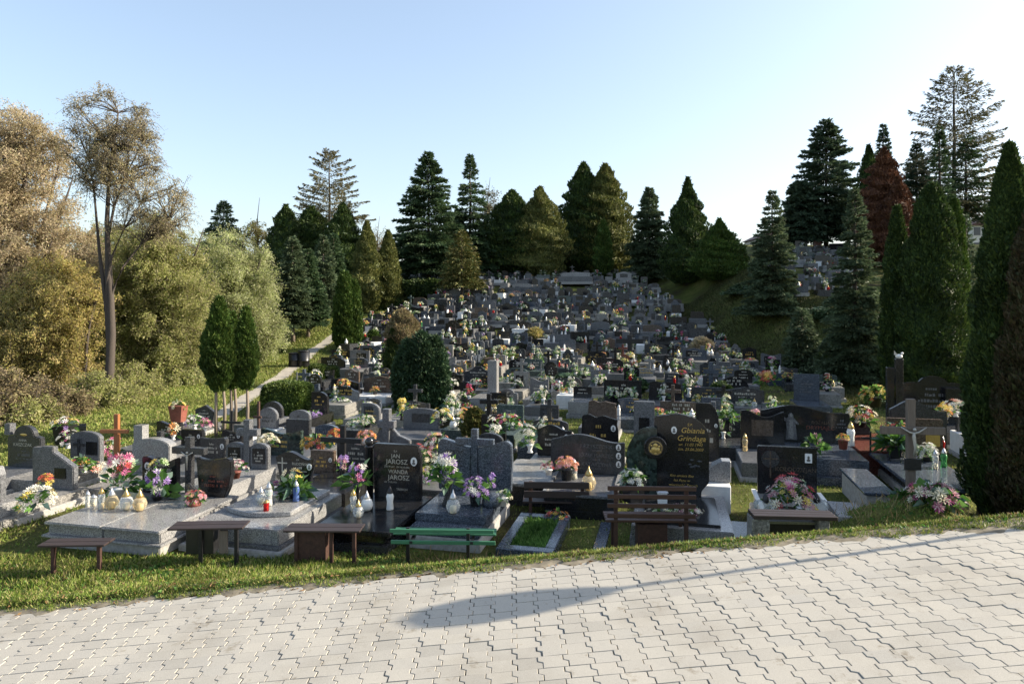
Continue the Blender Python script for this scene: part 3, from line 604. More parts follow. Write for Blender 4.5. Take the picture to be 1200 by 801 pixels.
def lines_mesh(w, h, n, mat, seed):
    """worn engraved lines, too small to read"""
    k = ('lines', round(w, 2), round(h, 2), n, mat, seed)
    if k not in CACHE:
        r = random.Random(seed); mb = MB(); lh = h / n
        for i in range(n):
            ww = w * r.uniform(.55, 1) * (1 if i != 0 else .35); x = -ww / 2; hh = lh * r.choice([.34, .5, .62])
            while x < ww / 2:
                q = hh * r.uniform(.25, .8); z = h - (i + .5) * lh
                if r.random() < .84: mb.box(x, x + q, -.002, .002, z - hh / 2, z + hh / 2 * r.choice([1, 1, .4]), mat)
                x += q + hh * .28
        CACHE[k] = mb.mesh('inscription_lettering')
    return CACHE[k]

GRAVES = []
class Grave:
    """origin: ground under the headstone; the slab runs towards the road (local -y)"""
    def __init__(s, x, y, label, rz=TH, cat='grave', group='granite graves', name='granite_grave'):
        s.x, s.y, s.rz = x, y, rz; s.z = zt(x, y)
        s.o = empty(name, (x, y, s.z), rz, label, cat, group); GRAVES.append(s); s.top = 0; s.w = 1; s.L = 1.5
    def slabs(s, w, L, tiers, yb=.18):
        """tiers: (extra overhang, height, material, back y or None) from the ground up"""
        z = -.12; s.w = w; s.L = L
        for i, tr in enumerate(tiers):
            e, h, m = tr[:3]; hh = h + (.12 if i == 0 else 0); d = L + yb + e
            xo = tr[3] if len(tr) > 3 else 0; ycut = tr[4] if len(tr) > 4 else 0
            link('slab' if i else 'plinth', box_mesh(w + 2 * e, d - ycut, hh, m), s.o, (xo, yb - (d - ycut) / 2 + 0 * e - (0 if not ycut else 0), z)); z += hh
        s.top = z; return s
    def stone(s, shape, w, h, mat, x=0, y=0, z=None, t=.11, label=None):
        o = link('headstone', stone_mesh(shape, w, h, t, mat), s.o, (x, y, s.top if z is None else z))
        o['_'] = 1; del o['_']
        if label: o['label'] = label
        return o
    def cross(s, w, h, t, mat, x=0, y=0, z=None, arm=.68):
        return cross_mb(MB(), w, h, t, mat, arm).build('cross', s.o, (x, y, s.top if z is None else z), bevel=.006)
    def pt(s, lx, ly, dz=0):
        c, q = math.cos(s.rz), math.sin(s.rz)
        return (s.x + c * lx - q * ly, s.y + q * lx + c * ly, s.z + s.top + dz)

HS = [(None)]
def face(t=.11): return -t / 2 - .002
# ---- front row, from the woodland to the bank
g = Grave(X(-14, 10), 10, 'pale stone grave with stepped white base, at the woodland end of the front row')
g.slabs(.72, 1.05, [(.14, .14, 'terrazzo'), (0, .2, 'light')]); st = g.stone('cut', .55, .52, 'grey'); link('inscription_lettering', lines_mesh(.4, .3, 4, 'silver', 1), st, (0, face(), .12))
mb = MB(); mb.box(-.1, .1, -.08, .08, 0, .2, 'light'); mb.add([(-.11, -.09, .2), (.11, -.09, .2), (.11, .09, .2), (-.11, .09, .2), (0, 0, .29)], [(0, 1, 4), (1, 2, 4), (2, 3, 4), (3, 0, 4), (3, 2, 1, 0)], 'light'); mb.build('post', g.o, (.2, -.2, g.top))

G1 = g = Grave(X(213, 10.3), 10.3, 'wide pale speckled double grave with two black headstones and a dark cross')
g.slabs(1.78, 1.5, [(-.04, .16, 'concrete'), (.03, .03, 'light')])
for sx in (-1, 1):
    link('slab', box_mesh(.86, 1.60, .13, 'light'), g.o, (sx * .435, .13 - .80, g.top)); link('cover_slab', box_mesh(.885, 1.66, .04, 'light'), g.o, (sx * .4455, .13 - .82, g.top + .132))
g.top += .172
st = g.stone('wave', .60, .56, 'black', -.36, 0); text('Ś.P.', st, 0, face(), .465, .045); text('JANINA', st, .02, face(), .41, .07); text('PLUSZELNIK', st, .03, face(), .335, .075)
link('inscription_lettering', lines_mesh(.36, .07, 1, 'silver', 3), st, (.03, face(), .25)); portrait(st, -.2, face() + .002, .41, .09, .11)
g.cross(.56, .86, .1, 'charcoal', .1, .05, arm=.76)
mb = MB(); mb.tube([(0, 0, 0), (0, 0, .2), (0, 0, .23)], [.012, .02, .016], 'silver', 6); mb.ball((0, 0, .26), .02, 'silver'); mb.tube([(-.1, 0, .27), (0, -.01, .215), (.1, 0, .27)], .009, 'silver', 5); mb.build('crucifix_figure', g.o, (.1, -.012, g.top + .37))
st = g.stone('vase', .60, .60, 'black', .56, .02); link('inscription_lettering', lines_mesh(.4, .2, 3, 'red', 4), st, (0, face(), .14))
st = g.stone('slope', .2, .26, 'charcoal', .42, -.28, t=.08, label='small slanted side stone')

G2 = g = Grave(X(348, 10.35), 10.35, 'pale tiered granite grave with curved cover and dark heart shaped headstone')
g.slabs(1.30, 1.55, [(.10, .1, 'concrete'), (.04, .05, 'grey'), (0, .2, 'light'), ])
mb = MB(); mb.flat([(-.5, .1), (-.5, -1.0)] + [(-.5 + i / 10, -1.0 - .16 * math.sin(math.pi * i / 10)) for i in range(1, 10)] + [(.5, -1.0), (.5, .1)], 0, .07, 'light'); mb.build('cover_slab', g.o, (0, 0, g.top), bevel=.01); g.top += .07
st = g.stone('heart', .64, .58, 'black', 0, -.02); text('Ś.P.', st, .06, face(), .45, .035); text('RUDZIŃSKI', st, .1, face(), .385, .055); link('inscription_lettering', lines_mesh(.25, .1, 2, 'silver', 5), st, (.09, face(), .27)); portrait(st, .25, face() + .002, .37, .08, .1)
cross_mb(MB(), .16, .22, .008, 'silver', .62, .018).build('cross_emblem', st, (-.2, face(), .27))

G3 = g = Grave(X(464, 10.25), 10.25, 'black polished grave with a cut corner headstone and round corner post')
g.slabs(1.08, 1.5, [(-.06, .12, 'charcoal'), (-.12, .14, 'black'), (0, .06, 'black')])
st = g.stone('cut', .74, .80, 'black', .03, .02)
text('Ś.P.', st, -.02, face(), .685, .04); text('JAN', st, -.02, face(), .60, .085); text('JAROSZ', st, .0, face(), .51, .10); text('ŻYŁ 79 LAT   ZM. 02.10.2006', st, 0, face(), .455, .033)
text('WANDA', st, .02, face(), .37, .08); text('JAROSZ', st, .03, face(), .275, .10); text('UR. 17.02.1934', st, -.1, face(), .225, .033); text('TREBICH', st, .08, face(), .12, .045); portrait(st, .27, face() + .002, .56, .1, .13)
mb = MB(); mb.lathe([(.06, 0), (.06, .73), (.075, .74), (.075, .76), (.05, .77)], 'black', 14); mb.ball((0, 0, .82), .07, 'black'); mb.build('corner_post', g.o, (-.42, -.02, g.top))
mb = MB(); mb.box(-.05, .05, -.05, .05, 0, .52, 'light'); mb.build('side_post', g.o, (-.3, .06, g.top))

G4 = g = Grave(X(557, 10.4), 10.4, 'blue grey twin winged headstones joined by a cross, on a two step slab')
g.slabs(.96, 1.5, [(.02, .18, 'concrete'), (.0, .11, 'blue')])
mb = MB(); mb.box(-.5, .5, -1.25, .15, 0, .1, 'blue'); mb.build('upper_slab', g.o, (0, 0, g.top), bevel=.015, seg=2); g.top += .1
for sx in (-1, 1):
    w = .52; out = [(-.25, 0), (.25, 0), (.27, .45), (.262, .72)] + [(.26 - .52 * i / 8, .72 + .06 * math.cos(i / 8 * 3.1)) for i in range(1, 8)] + [(-.262, .66)]
    if sx < 0: out = [(-a, c) for a, c in out][::-1]
    st = MB().prism(out, -.06, .06, 'charcoal' if 0 else 'blue').build('headstone', g.o, (sx * .315, 0, g.top), bevel=.012, seg=2)
    if sx < 0: text('ŚNIEŻEK', st, 0, -.063, .56, .075, 'charcoal'); link('inscription_lettering', lines_mesh(.3, .16, 3, 'charcoal', 8), st, (0, -.062, .36))
g.cross(.60, .94, .1, 'blue', 0, -.02, arm=.79)

# grass filled frame grave
g = Grave(X(655, 9.95), 9.95, 'low granite frame filled with green grass and orange flowers', name='framed_grave')
fx = -.2
for nm, (a0, a1, b0, b1) in {'f': (-.37, .37, -1.5, -1.34), 'b': (-.37, .37, -.16, 0), 'l': (-.37, -.23, -1.337, -.163), 'r': (.23, .37, -1.337, -.163)}.items():
    mb = MB(); mb.box(a0 + fx, a1 + fx, b0, b1, -.1, .15, 'blue'); mb.build('frame_kerb', g.o, bevel=.012)
g.top = .1
mb = MB(); mb.box(-.229 + fx, .229 + fx, -1.339, -.161, -.1, .08, 'turf'); mb.build('soil', g.o)
rs = np.random.default_rng(3); n = 5200; P = np.stack([rs.uniform(-.25, .25, n) + fx, rs.uniform(-1.36, -.14, n), np.full(n, .07)], 1); D = rs.normal(0, .6, (n, 3)) + (0, 0, 1); D[:, 2] = np.abs(D[:, 2])
link('grass', np_mesh('grass', cards(P, D, .085 * rs.uniform(.5, 1.4, n), .02, rs, .1), 4, 'leaf_green'), g.o)
GF = g

G6 = g = Grave(X(690, 11.5), 11.5, 'long dark headstone with wavy top and three round portraits, on a grey slab')
g.slabs(1.06, 1.3, [(.0, .14, 'black'), (.0, .2, 'black'), (.03, .04, 'grey')])
for sx in (-1, 1): mb = MB(); mb.box(sx * .52 - .03, sx * .52 + .03, -1.3, .1, 0, .03, 'light'); mb.build('edge_strip', g.o, (0, 0, g.top))
st = g.stone('wave2', 1.24, .66, 'charcoal', -.02, 0)
for i, (w_, tx) in enumerate([(.5, 'KRZYSZTOFIK'), (.5, 'JÓZEF MARZEC'), (.5, 'KATARZYNA')]):
    text(tx, st, .15, face(), .44 - .15 * i, .085, 'grey'); link('inscription_lettering', lines_mesh(.55, .045, 1, 'grey', 20 + i), st, (.15, face(), .375 - .15 * i)); portrait(st, .52, face() + .002, .47 - .14 * i, .085, .11)

G7 = g = Grave(X(797, 10.35), 10.35, 'tallest black headstone with gold writing beside a green stone leaf and round medallion')
g.slabs(1.3, 1.5, [(.02, .16, 'light'), (.0, .15, 'light')])
link('cover_slab', box_mesh(1.0, 1.3, .04, 'black'), g.o, (0, -.72, g.top)); g.top += .0
st = g.stone('quarter', .80, 1.26, 'black', .02, 0, t=.13); f = face(.13)
text('Ś.P.', st, .12, f, 1.09, .05, 'gold', shear=.2); text('Gbiania', st, .16, f, .985, .115, 'gold', shear=.25); text('Grindaga', st, .14, f, .865, .115, 'gold', shear=.25)
text('ur. 11.03.1942', st, .13, f, .79, .06, 'gold', shear=.3); text('zm. 25.06.2003', st, .13, f, .72, .06, 'gold', shear=.3)
text('Kto umiera Bez', st, .0, f, .32, .055, 'gold', shear=.3); text('łez Panu w', st, .0, f, .25, .055, 'gold', shear=.3); text('wieczność Twoich', st, .02, f, .18, .055, 'gold', shear=.3); portrait(st, -.11, f + .002, 1.02, .085, .11)
mb = MB(); rr = random.Random(4)
for i in range(9): mb.ball((rr.uniform(-.05, .12), 0, rr.uniform(-.06, .07)), .022, 'charcoal', 6, 4, (1.5, .25, .8))
mb.build('rose_relief', st, (.16, f, .52))
st = g.stone('leftleaf', .46, 1.06, 'green', -.57, -.14, t=.1, label='dark green stone leaf')
mb = MB(); mb.prism([(.17 * math.cos(i * .314), .17 * math.sin(i * .314)) for i in range(20)], -.03, .03, 'black'); md = mb.build('medallion', g.o, (-.36, -.23, g.top + .78), bevel=.008)
mb = MB(); mb.prism([(.115 * math.cos(i * .314), .115 * math.sin(i * .314)) for i in range(20)], -.036, -.03, 'brown'); [mb.ball((cx_, -.036, cz_), r_, 'gold', 8, 5, (1, .3, 1)) for cx_, cz_, r_ in ((0, .035, .036), (-.02, -.03, .05), (.03, -.035, .045), (.055, .02, .02), (-.06, .03, .016), (-.065, -.055, .022), (.07, -.06, .018), (0, -.085, .02))]; mb.tube([(.095 * math.cos(i * .3307), -.038, .095 * math.sin(i * .3307)) for i in range(20)], .006, 'gold', 5); mb.build('relief', md)
g2 = Grave(X(838, 10.8), 10.8, 'white stepped ledge stone beside the tallest black headstone', name='ledge_stone', cat='stone ledge')
mb = MB(); mb.box(-.22, .22, -.25, .25, -.1, .42, 'limewash'); mb.build('block', g2.o, bevel=.01); mb = MB(); mb.prism([(-.24, 0), (.24, 0), (.24, .34), (.1, .34), (-.05, .26), (-.2, .06)], -.12, .12, 'light'); mb.build('back_piece', g2.o, (0, .1, .422), bevel=.01)

G8 = g = Grave(X(922, 10.35), 10.35, 'black square headstone with round cross emblem behind a huge mixed bouquet')
g.slabs(.92, 1.55, [(.06, .14, 'concrete'), (.0, .2, 'terrazzo')])
for sx in (-1, 1): mb = MB(); mb.box(sx * .47 - .03, sx * .47 + .03, -1.55, .1, .0, .03, 'limewash'); mb.build('edge_strip', g.o, (0, 0, g.top))
st = g.stone('rect', .84, .72, 'black', 0, .02)
mb = MB(); mb.prism([(.13 * math.cos(i * .314), .13 * math.sin(i * .314)) for i in range(20)], -.004, .004, 'charcoal'); em = mb.build('round_emblem', st, (-.24, face() - .002, .53)); cross_mb(MB(), .2, .4, .008, 'brown', .72, .022).build('cross_emblem', em, (0, -.007, -.28))
text('KOŁODZIEJAN', st, .12, face(), .36, .088, 'brown'); text('JAN', st, .16, face(), .24, .1, 'brown'); text('Ś.P.', st, .12, face(), .55, .05, 'brown'); portrait(st, .3, face() + .002, .57, .1, .14, True)

# fresh mound and its wooden cross
mx_, my_ = X(1067, 9.75), 9.75
CX = empty('grave_cross', (mx_, my_, zt(mx_, my_)), R(-6), 'weathered wooden cross with a small figure, on a fresh earth mound', 'cross', 'grave crosses')
zz = Zv(467, my_) - zt(mx_, my_)
MB().box(-.055, .055, -.04, .04, -.3, zz, 'cross_grey').build('upright', CX, bevel=.006)
MB().box(-.44, .44, -.078, -.042, zz - .50, zz - .39, 'cross_grey').build('crossbar', CX, bevel=.006)
mb = MB(); c0 = zz - .52
mb.tube([(0, -.1, c0 - .28), (.012, -.12, c0 - .15), (0, -.1, c0), (0, -.1, c0 + .06)], [.012, .02, .026, .02], 'silver', 8); mb.ball((.005, -.115, c0 + .1), .024, 'silver'); mb.tube([(-.17, -.1, c0 + .13), (-.06, -.105, c0 + .06), (0, -.1, c0 + .045), (.06, -.105, c0 + .06), (.17, -.1, c0 + .13)], [.008, .012, .016, .012, .008], 'silver', 6)
mb.build('crucifix_figure', CX)
MB().box(-.11, .11, -.084, -.044, zz - 1.0, zz - .84, 'blackiron').build('name_plate', CX, bevel=.004)

G9 = g = Grave(X(1052, 12.95), 12.95, 'grey table grave with overhanging slab on slim legs, beside the fresh mound')
g.slabs(.95, 2.3, [(-.1, .12, 'concrete'), (-.14, .24, 'charcoal')]); link('cover_slab', box_mesh(1.06, 2.7, .06, 'blue'), g.o, (0, -1.2, g.top)); g.top += .06
for sx in (.05, .40): MB().box(-.03, .03, -.03, .03, 0, .5, 'blackiron').build('leg', g.o, (sx, -2.48, -.1))
st = g.stone('rect', .95, .66, 'brown', .28, 0); MB().box(-.12, .12, -.004, .004, 0, .36, 'gold').build('inscription_plate', st, (.3, face(), .16)); text('RYSZARD', st, -.05, face(), .36, .12, 'charcoal')
g.cross(.3, .4, .03, 'blackiron', -.5, -.1)
g = Grave(X(1022, 10.9), 11.2, 'rough side ledge of concrete beside the grey table grave', name='ledge_stone', cat='stone ledge'); MB().box(-.2, .14, -1.0, .5, -.1, .36, 'concrete').build('block', g.o, bevel=.015); MB().box(-.24, .2, -1.05, .5, .362, .41, 'blue').build('cover_slab', g.o, bevel=.01)
g = Grave(X(1238, 9.6), 10.2, 'flat pale step slab with a square post beside the brown thuja')
g.slabs(.6, 1.0, [(.06, .3, 'terrazzo'), (-.03, .05, 'light')]); MB().box(-.2, .2, -.2, .2, 0, .3, 'light').build('post', g.o, (.02, -.3, g.top), bevel=.01)

# ---- second row
g = Grave(X(31, 12.2), 12.2, 'grey arched headstone with gold leaf motif at the woodland end of the second row')
g.slabs(.8, 1.2, [(.06, .14, 'concrete'), (0, .2, 'grey')]); st = g.stone('shoulder', .72, .74, 'charcoal'); text('ANNA', st, -.02, face(), .46, .06); text('KASZCZAK', st, -.02, face(), .375, .08); link('inscription_lettering', lines_mesh(.4, .2, 3, 'grey', 31), st, (0, face(), .12)); MB().ball((0, 0, 0), .05, 'gold', 8, 5, (1.6, .1, .5)).build('leaf_emblem', st, (0, face(), .58))
MB().box(-.06, .06, -.06, .06, 0, .2, 'grey').build('side_post', g.o, (-.36, 0, g.top + .56)); 
g = Grave(X(67, 11.1), 11.1, 'grey sloping headstone with a dark plaque and an orange flower ball')
g.slabs(.9, 1.1, [(.05, .12, 'concrete'), (0, .12, 'terrazzo')]); st = g.stone('slope', .64, .68, 'grey', .05); MB().box(-.11, .11, -.008, .008, 0, .17, 'black').build('inscription_plate', st, (.07, face(), .18)); st = g.stone('rect', .2, .66, 'grey', -.34)
g = Grave(X(102, 12.7), 12.7, 'pale arched headstone with a carved cross and black plaque')
g.slabs(.9, 1.3, [(.03, .12, 'concrete'), (0, .2, 'terrazzo')]); st = g.stone('segment', .66, .58, 'grey'); cross_mb(MB(), .24, .34, .02, 'charcoal', .7, .05).build('cross_relief', st, (-.12, face() - .01, .1)); MB().box(-.12, .12, -.01, .01, 0, .24, 'black').build('inscription_plate', st, (.16, face(), .16))
zc = zt(X(137, 12.4), 12.4); cz = empty('grave_cross', (X(137, 12.4), 12.4, zc), R(-4), 'bright orange brown wooden cross, the tallest near the woodland', 'cross', 'grave crosses')
hz = Zv(485, 12.4) - zc; MB().box(-.042, .042, -.035, .035, -.2, hz, 'cross_wood').build('upright', cz, bevel=.005); MB().box(-.26, .26, -.03, .03, hz - .33, hz - .265, 'cross_wood').build('crossbar', cz, (0, -.067, 0), bevel=.005)
g = Grave(X(181, 12.3), 12.3, 'speckled grey block headstone with a small dark plaque behind the speckled double grave')
g.slabs(.8, 1.2, [(0, .2, 'terrazzo')]); st = g.stone('segment', .78, .62, 'light', t=.2); MB().box(-.12, .12, -.01, .01, 0, .2, 'charcoal').build('inscription_plate', st, (.1, -.11, .1)); MB().box(-.09, .09, -.08, .08, 0, .84, 'light').build('post', g.o, (-.28, .0, g.top)); 
def simple(u, y, vt, wpx, shape, mat, label, slab=('grey', 1.2, .28), lines=('silver', 3), plate=None, port=False, sw=1.25, t=.11, x=None, cross=None):
    xx = X(u, y); g = Grave(xx, y, label); w = wpx / F * y
    if slab:
        g.slabs(w * sw, slab[1], [(.04, .08, 'concrete'), (0, slab[2] - .08, slab[0])])
    h = max(.3, Zv(vt, y) - g.z - g.top); st = g.stone(shape, w, h, mat, t=t); f = face(t)
    if plate: MB().box(-w * .25, w * .25, -.008, .008, 0, h * .4, plate).build('inscription_plate', st, (0, f, h * .35))
    if lines: link('inscription_lettering', lines_mesh(w * .6, h * .5, lines[1], lines[0], int(u) % 9), st, (-.04 * w, f - (.01 if plate else 0), h * .28))
    if port: portrait(st, w * .36, f + .002, h * .62, min(.1, w * .14), min(.13, w * .18))
    if cross: cross_mb(MB(), cross[0], cross[1], .07, cross[2], .72, .07).build('cross', g.o, (cross[3], -.02, g.top), bevel=.006)
    return g
simple(199, 15, 493, 32, 'wave', 'black', 'black wavy headstone behind the speckled block stone', port=False)
simple(226, 14.2, 503, 28, 'rect', 'black', 'black rectangular headstone with white letters and two portraits', lines=('silver', 3), port=True)
simple(251, 12.8, 511, 36, 'vase', 'charcoal', 'dark wavy headstone with a portrait directly behind the slanted black one', port=True)
simple(273, 14.3, 511, 26, 'wave', 'black', 'low black wave headstone behind the dark wavy ones', port=True)
g = Grave(X(291, 11.9), 11.9, 'pale twin headstones with a tall grey cross between, brightly lit on their sides')
g.slabs(.86, 1.6, [(.05, .16, 'light'), (0, .22, 'light')])
for sx in (-1, 1): st = g.stone('segment', .34, .44, 'grey', sx * .24); MB().box(-.12, .12, -.008, .008, 0, .26, 'black').build('inscription_plate', st, (0, face(), .1)); link('inscription_lettering', lines_mesh(.18, .2, 4, 'silver', 44 + sx), st, (0, face() - .01, .12))
g.cross(.42, .84, .12, 'grey', 0, 0, arm=.74)
simple(330, 13.4, 502, 54, 'wave', 'green', 'large dark green headstone with a gold figure', lines=('gold', 3))
simple(379, 12.0, 527, 30, 'rect', 'brown', 'dark brown headstone with gold letters and an oval portrait', lines=('gold', 3), port=True, slab=('grey', 1.2, .25))
g = simple(420, 12.1, 514, 52, 'wave', 'charcoal', 'wide charcoal headstone behind a tall iron cross', slab=('black', 1.5, .3))
xx = X(402, 11.5); ci = empty('iron_cross', (xx, 11.5, zt(xx, 11.5)), TH, 'tall dark iron cross in front of the wide charcoal headstone', 'cross', 'grave crosses'); h = Zv(498, 11.5) - zt(xx, 11.5)
MB().box(-.045, .045, -.03, .03, -.1, h, 'blackiron').build('upright', ci, bevel=.005); MB().box(-.37, .37, -.028, .028, h - .28, h - .2, 'blackiron').build('crossbar', ci, (0, -.06, 0), bevel=.005)
g = simple(455, 13.2, 500, 56, 'wing', 'grey', 'grey winged headstone carrying a rounded stone cross', slab=('grey', 1.2, .3), lines=None); g.cross(.34, .92, .14, 'grey', 0, -.06, arm=.68)
simple(494, 16, 478, 44, 'segment', 'grey', 'pale grey broad headstone in front of the weeping juniper', lines=('charcoal', 2), plate='charcoal')
simple(528, 12.1, 508, 40, 'wave', 'brown', 'brown rounded headstone peeking over the blue twin stones', lines=None)
simple(574, 12.3, 507, 32, 'segment', 'charcoal', 'dark brown headstone with a pale edge behind the blue twin stones', lines=('silver', 2))
simple(598, 16.4, 474, 32, 'rect', 'teal', 'teal grey square headstone on a broad teal plinth', slab=('teal', 1.4, .38), plate='grey')
g = Grave(X(634, 12.3), 12.3, 'weathered stone table slab with a plank seat beside the salmon flowers'); g.slabs(.95, 1.5, [(-.1, .34, 'charcoal'), (.02, .05, 'terrazzo')])
simple(650, 13.2, 497, 40, 'wave2', 'black', 'black headstone with a small oval portrait behind the salmon flowers', port=True)
simple(703, 14.0, 485, 44, 'rough', 'black', 'rough cut black headstone with gold script', lines=('gold', 2), port=True, slab=('black', 1.3, .25))
simple(706, 17.2, 469, 34, 'rough', 'brown', 'brown rough topped headstone behind the rough black one', lines=None)
simple(644, 17.5, 479, 22, 'wave', 'charcoal', 'small charcoal headstone beside the bare grass patch', lines=('grey', 3))
simple(755, 12.4, 470, 24, 'rect', 'grey', 'dark framed stone lantern shelf behind the green stone leaf', slab=('charcoal', 1.2, .3), plate='black', lines=None)
simple(829, 13.0, 472, 26, 'halfarch', 'black', 'black headstone with an oval portrait just beyond the tallest one', port=True)
g = simple(893, 13.6, 480, 48, 'wave', 'black', 'black wave topped headstone with a brown panel, next to the Christ figure stone', slab=('grey', 1.3, .34), lines=None, plate='brown')
G11 = g = Grave(X(946, 13.7), 13.7, 'long black headstone with a pale robed figure and reddish surname'); g.slabs(1.5, 1.5, [(.1, .14, 'blue'), (0, .3, 'blue')], yb=.2)
st = g.stone('wave2', 1.55, .74, 'black', -.12, 0, t=.12); text('ROŻALIA', st, .36, face(.12), .38, .085, 'brown'); text('DRYMAJŁO', st, .36, face(.12), .27, .11, 'red'); st2 = g.stone('rect', .3, .6, 'black', .62, -.02); link('inscription_lettering', lines_mesh(.22, .2, 3, 'grey', 51), st2, (0, face(), .3))
mb = MB(); ol = [(-.10, 0), (.12, 0), (.1, .2), (.085, .33), (.14, .30), (.15, .33), (.07, .42), (.05, .45), (.045, .50), (.02, .535), (-.02, .535), (-.045, .50), (-.05, .45), (-.08, .42), (-.16, .47), (-.17, .44), (-.09, .35), (-.08, .2)]
mb.prism(ol, -.01, 0, 'grey'); fg = mb.build('engraved_figure', st, (-.2, face(.12), .05)); mb = MB(); mb.prism([(.028 * math.cos(i * .6), .04 * math.sin(i * .6) + .49) for i in range(10)], -.018, -.01, 'light'); mb.prism([(-.05, .02), (.06, .02), (.03, .40), (-.03, .40)], -.015, -.01, 'light'); mb.build('robe', fg)
g = Grave(X(1006, 14.6), 14.6, 'polished red granite grave with a dark round headstone and orange flowers'); g.slabs(.78, 1.7, [(.04, .16, 'red'), (0, .26, 'red'), (.03, .05, 'red')]); g.stone('round', .54, .52, 'charcoal', -.05)
g = simple(1093, 16.5, 440, 76, 'cloud', 'black', 'broad black monument with a raised centre and portraits at the column thujas', slab=('charcoal', 1.4, .35), lines=('grey', 4), port=True)
simple(1124, 16.2, 455, 30, 'halfarch', 'black', 'lower black wing stone beside the broad black monument', slab=('charcoal', 1.2, .3), port=True, lines=('silver', 2))
for k, (u, vt, lab) in enumerate([(1043, 430, 'slim black stone pillar beside the taller one'), (1052, 420, 'taller slim black stone pillar with a white dove on top')]):
    x = X(u, 16.3); p = empty('stone_pillar', (x, 16.3 - .05 * k, zt(x, 16.3)), TH, lab, 'stone pillar'); h = Zv(vt, 16.3) - zt(x, 16.3); MB().box(-.08, .08, -.07, .07, -.1, h, 'black').build('shaft', p, bevel=.008)
    if k:
        mb = MB(); mb.ball((0, 0, h + .06), .055, 'limewash', 8, 6, (1.5, .8, 1)); mb.ball((.07, 0, h + .13), .032, 'limewash'); mb.add([(-.02, -.03, h + .08), (-.12, -.06, h + .2), (-.1, .02, h + .09)], [(0, 1, 2)], 'limewash'); mb.build('dove', p)
simple(1075, 14.2, 468, 60, 'wave2', 'charcoal', 'dark waved headstone with a portrait behind the brown table grave stone', port=True, lines=('grey', 2), slab=None)
simple(1135, 14.6, 496, 26, 'rect', 'charcoal', 'stepped grave of white edged ledges close to the brown thuja', slab=('limewash', 1.0, .5), lines=None)
simple(945, 20.4, 438, 28, 'rect', 'blue', 'pale blue grey upright slab with engraved lines under the bank', slab=('blue', 1.3, .3), lines=('grey', 5))
simple(241, 17.4, 474, 26, 'pent', 'charcoal', 'dark pentagon headstone standing alone near the stemmed thujas', slab=('grey', 1.1, .2))
simple(315, 16.2, 477, 24, 'round', 'grey', 'grey round topped headstone in front of the hedge block', slab=('limewash', 1.2, .25), lines=('charcoal', 3))
simple(320, 17.6, 470, 26, 'round', 'charcoal', 'brown edged round headstone behind the grey round one', lines=None)
simple(352, 16.2, 480, 26, 'arch', 'grey', 'pale arched headstone beside the hedge block', slab=('grey', 1.2, .25), lines=('charcoal', 2))
simple(350, 14.8, 491, 30, 'rect', 'charcoal', 'dark square headstone with yellow green plants behind the green stone', lines=None)
simple(383, 14.6, 497, 28, 'segment', 'blue', 'blue grey low headstone between the green stone and the iron cross', lines=('grey', 2))
g = simple(578, 21, 422, 11, 'rect', 'light', 'pale slim pillar monument with a capped top on a white block', slab=('light', 1.3, .45), lines=None, t=.3, sw=2.6)
g = simple(676, 56.2, 319, 34, 'gable', 'light', 'broad pale tomb with a gabled front at the top of the hill', slab=('grey', 2, .5), lines=None, t=1.6)
simple(560, 54, 345, 30, 'rect', 'grey', 'flat roofed grey stone shelter tomb below the golden fir', slab=('grey', 1, .4), lines=None, t=1.0)
simple(612, 52, 338, 24, 'arch', 'light', 'tall rounded pale monument in the tomb row at the hill top', slab=('grey', 1.6, .4), lines=None)
simple(731, 55, 318, 18, 'gable', 'light', 'pale gabled monument under the bluish spruce', slab=('light', 1.6, .4), lines=None, plate='charcoal')
# big iron cross mid slope
def iron_cross(u, vt, y, w, label, mat='blackiron', th=.07):
    x = X(u, y); z = zt(x, y); c = empty('iron_cross', (x, y, z), TH, label, 'cross', 'grave crosses'); h = Zv(vt, y) - z
    MB().box(-th / 2, th / 2, -th / 2, th / 2, -.1, h, mat).build('upright', c, bevel=.005); MB().box(-w / 2, w / 2, -.02, .02, h * .68, h * .68 + th, mat).build('crossbar', c, (0, -th / 2 - .022, 0), bevel=.005)
    return c
iron_cross(738, 392, 33.2, 1.3, 'big black cross hung with dark wreaths in the middle of the hillside', th=.22)
iron_cross(663, 425, 24.8, .5, 'thin iron cross above the cotoneaster mound')
iron_cross(634, 424, 25.5, .4, 'slim pale iron cross near the middle of the flat', 'steel', .04)
iron_cross(97, 496, 16, .3, 'short grey cross on the lawn near the black flower pot', 'charcoal', .1)
iron_cross(272, 481, 15.2, .5, 'thin dark cross in front of the stemmed thujas', th=.05)
iron_cross(303, 470, 14.8, .2, 'rusty post cross with a wreath near the pale twin headstones', 'rust', .05)
iron_cross(348, 436, 22, .5, 'thin lamp like cross beside the path hedge', 'steel', .04)
iron_cross(188, 505, 13.3, .34, 'small black cross behind the orange brown wooden cross', 'charcoal', .1)
iron_cross(836, 470, 15.5, .3, 'grey stone cross near the portrait headstone', 'grey', .1)
iron_cross(833, 424, 23, .5, 'blue grey stone cross on the flat before the bank', 'blue', .14)
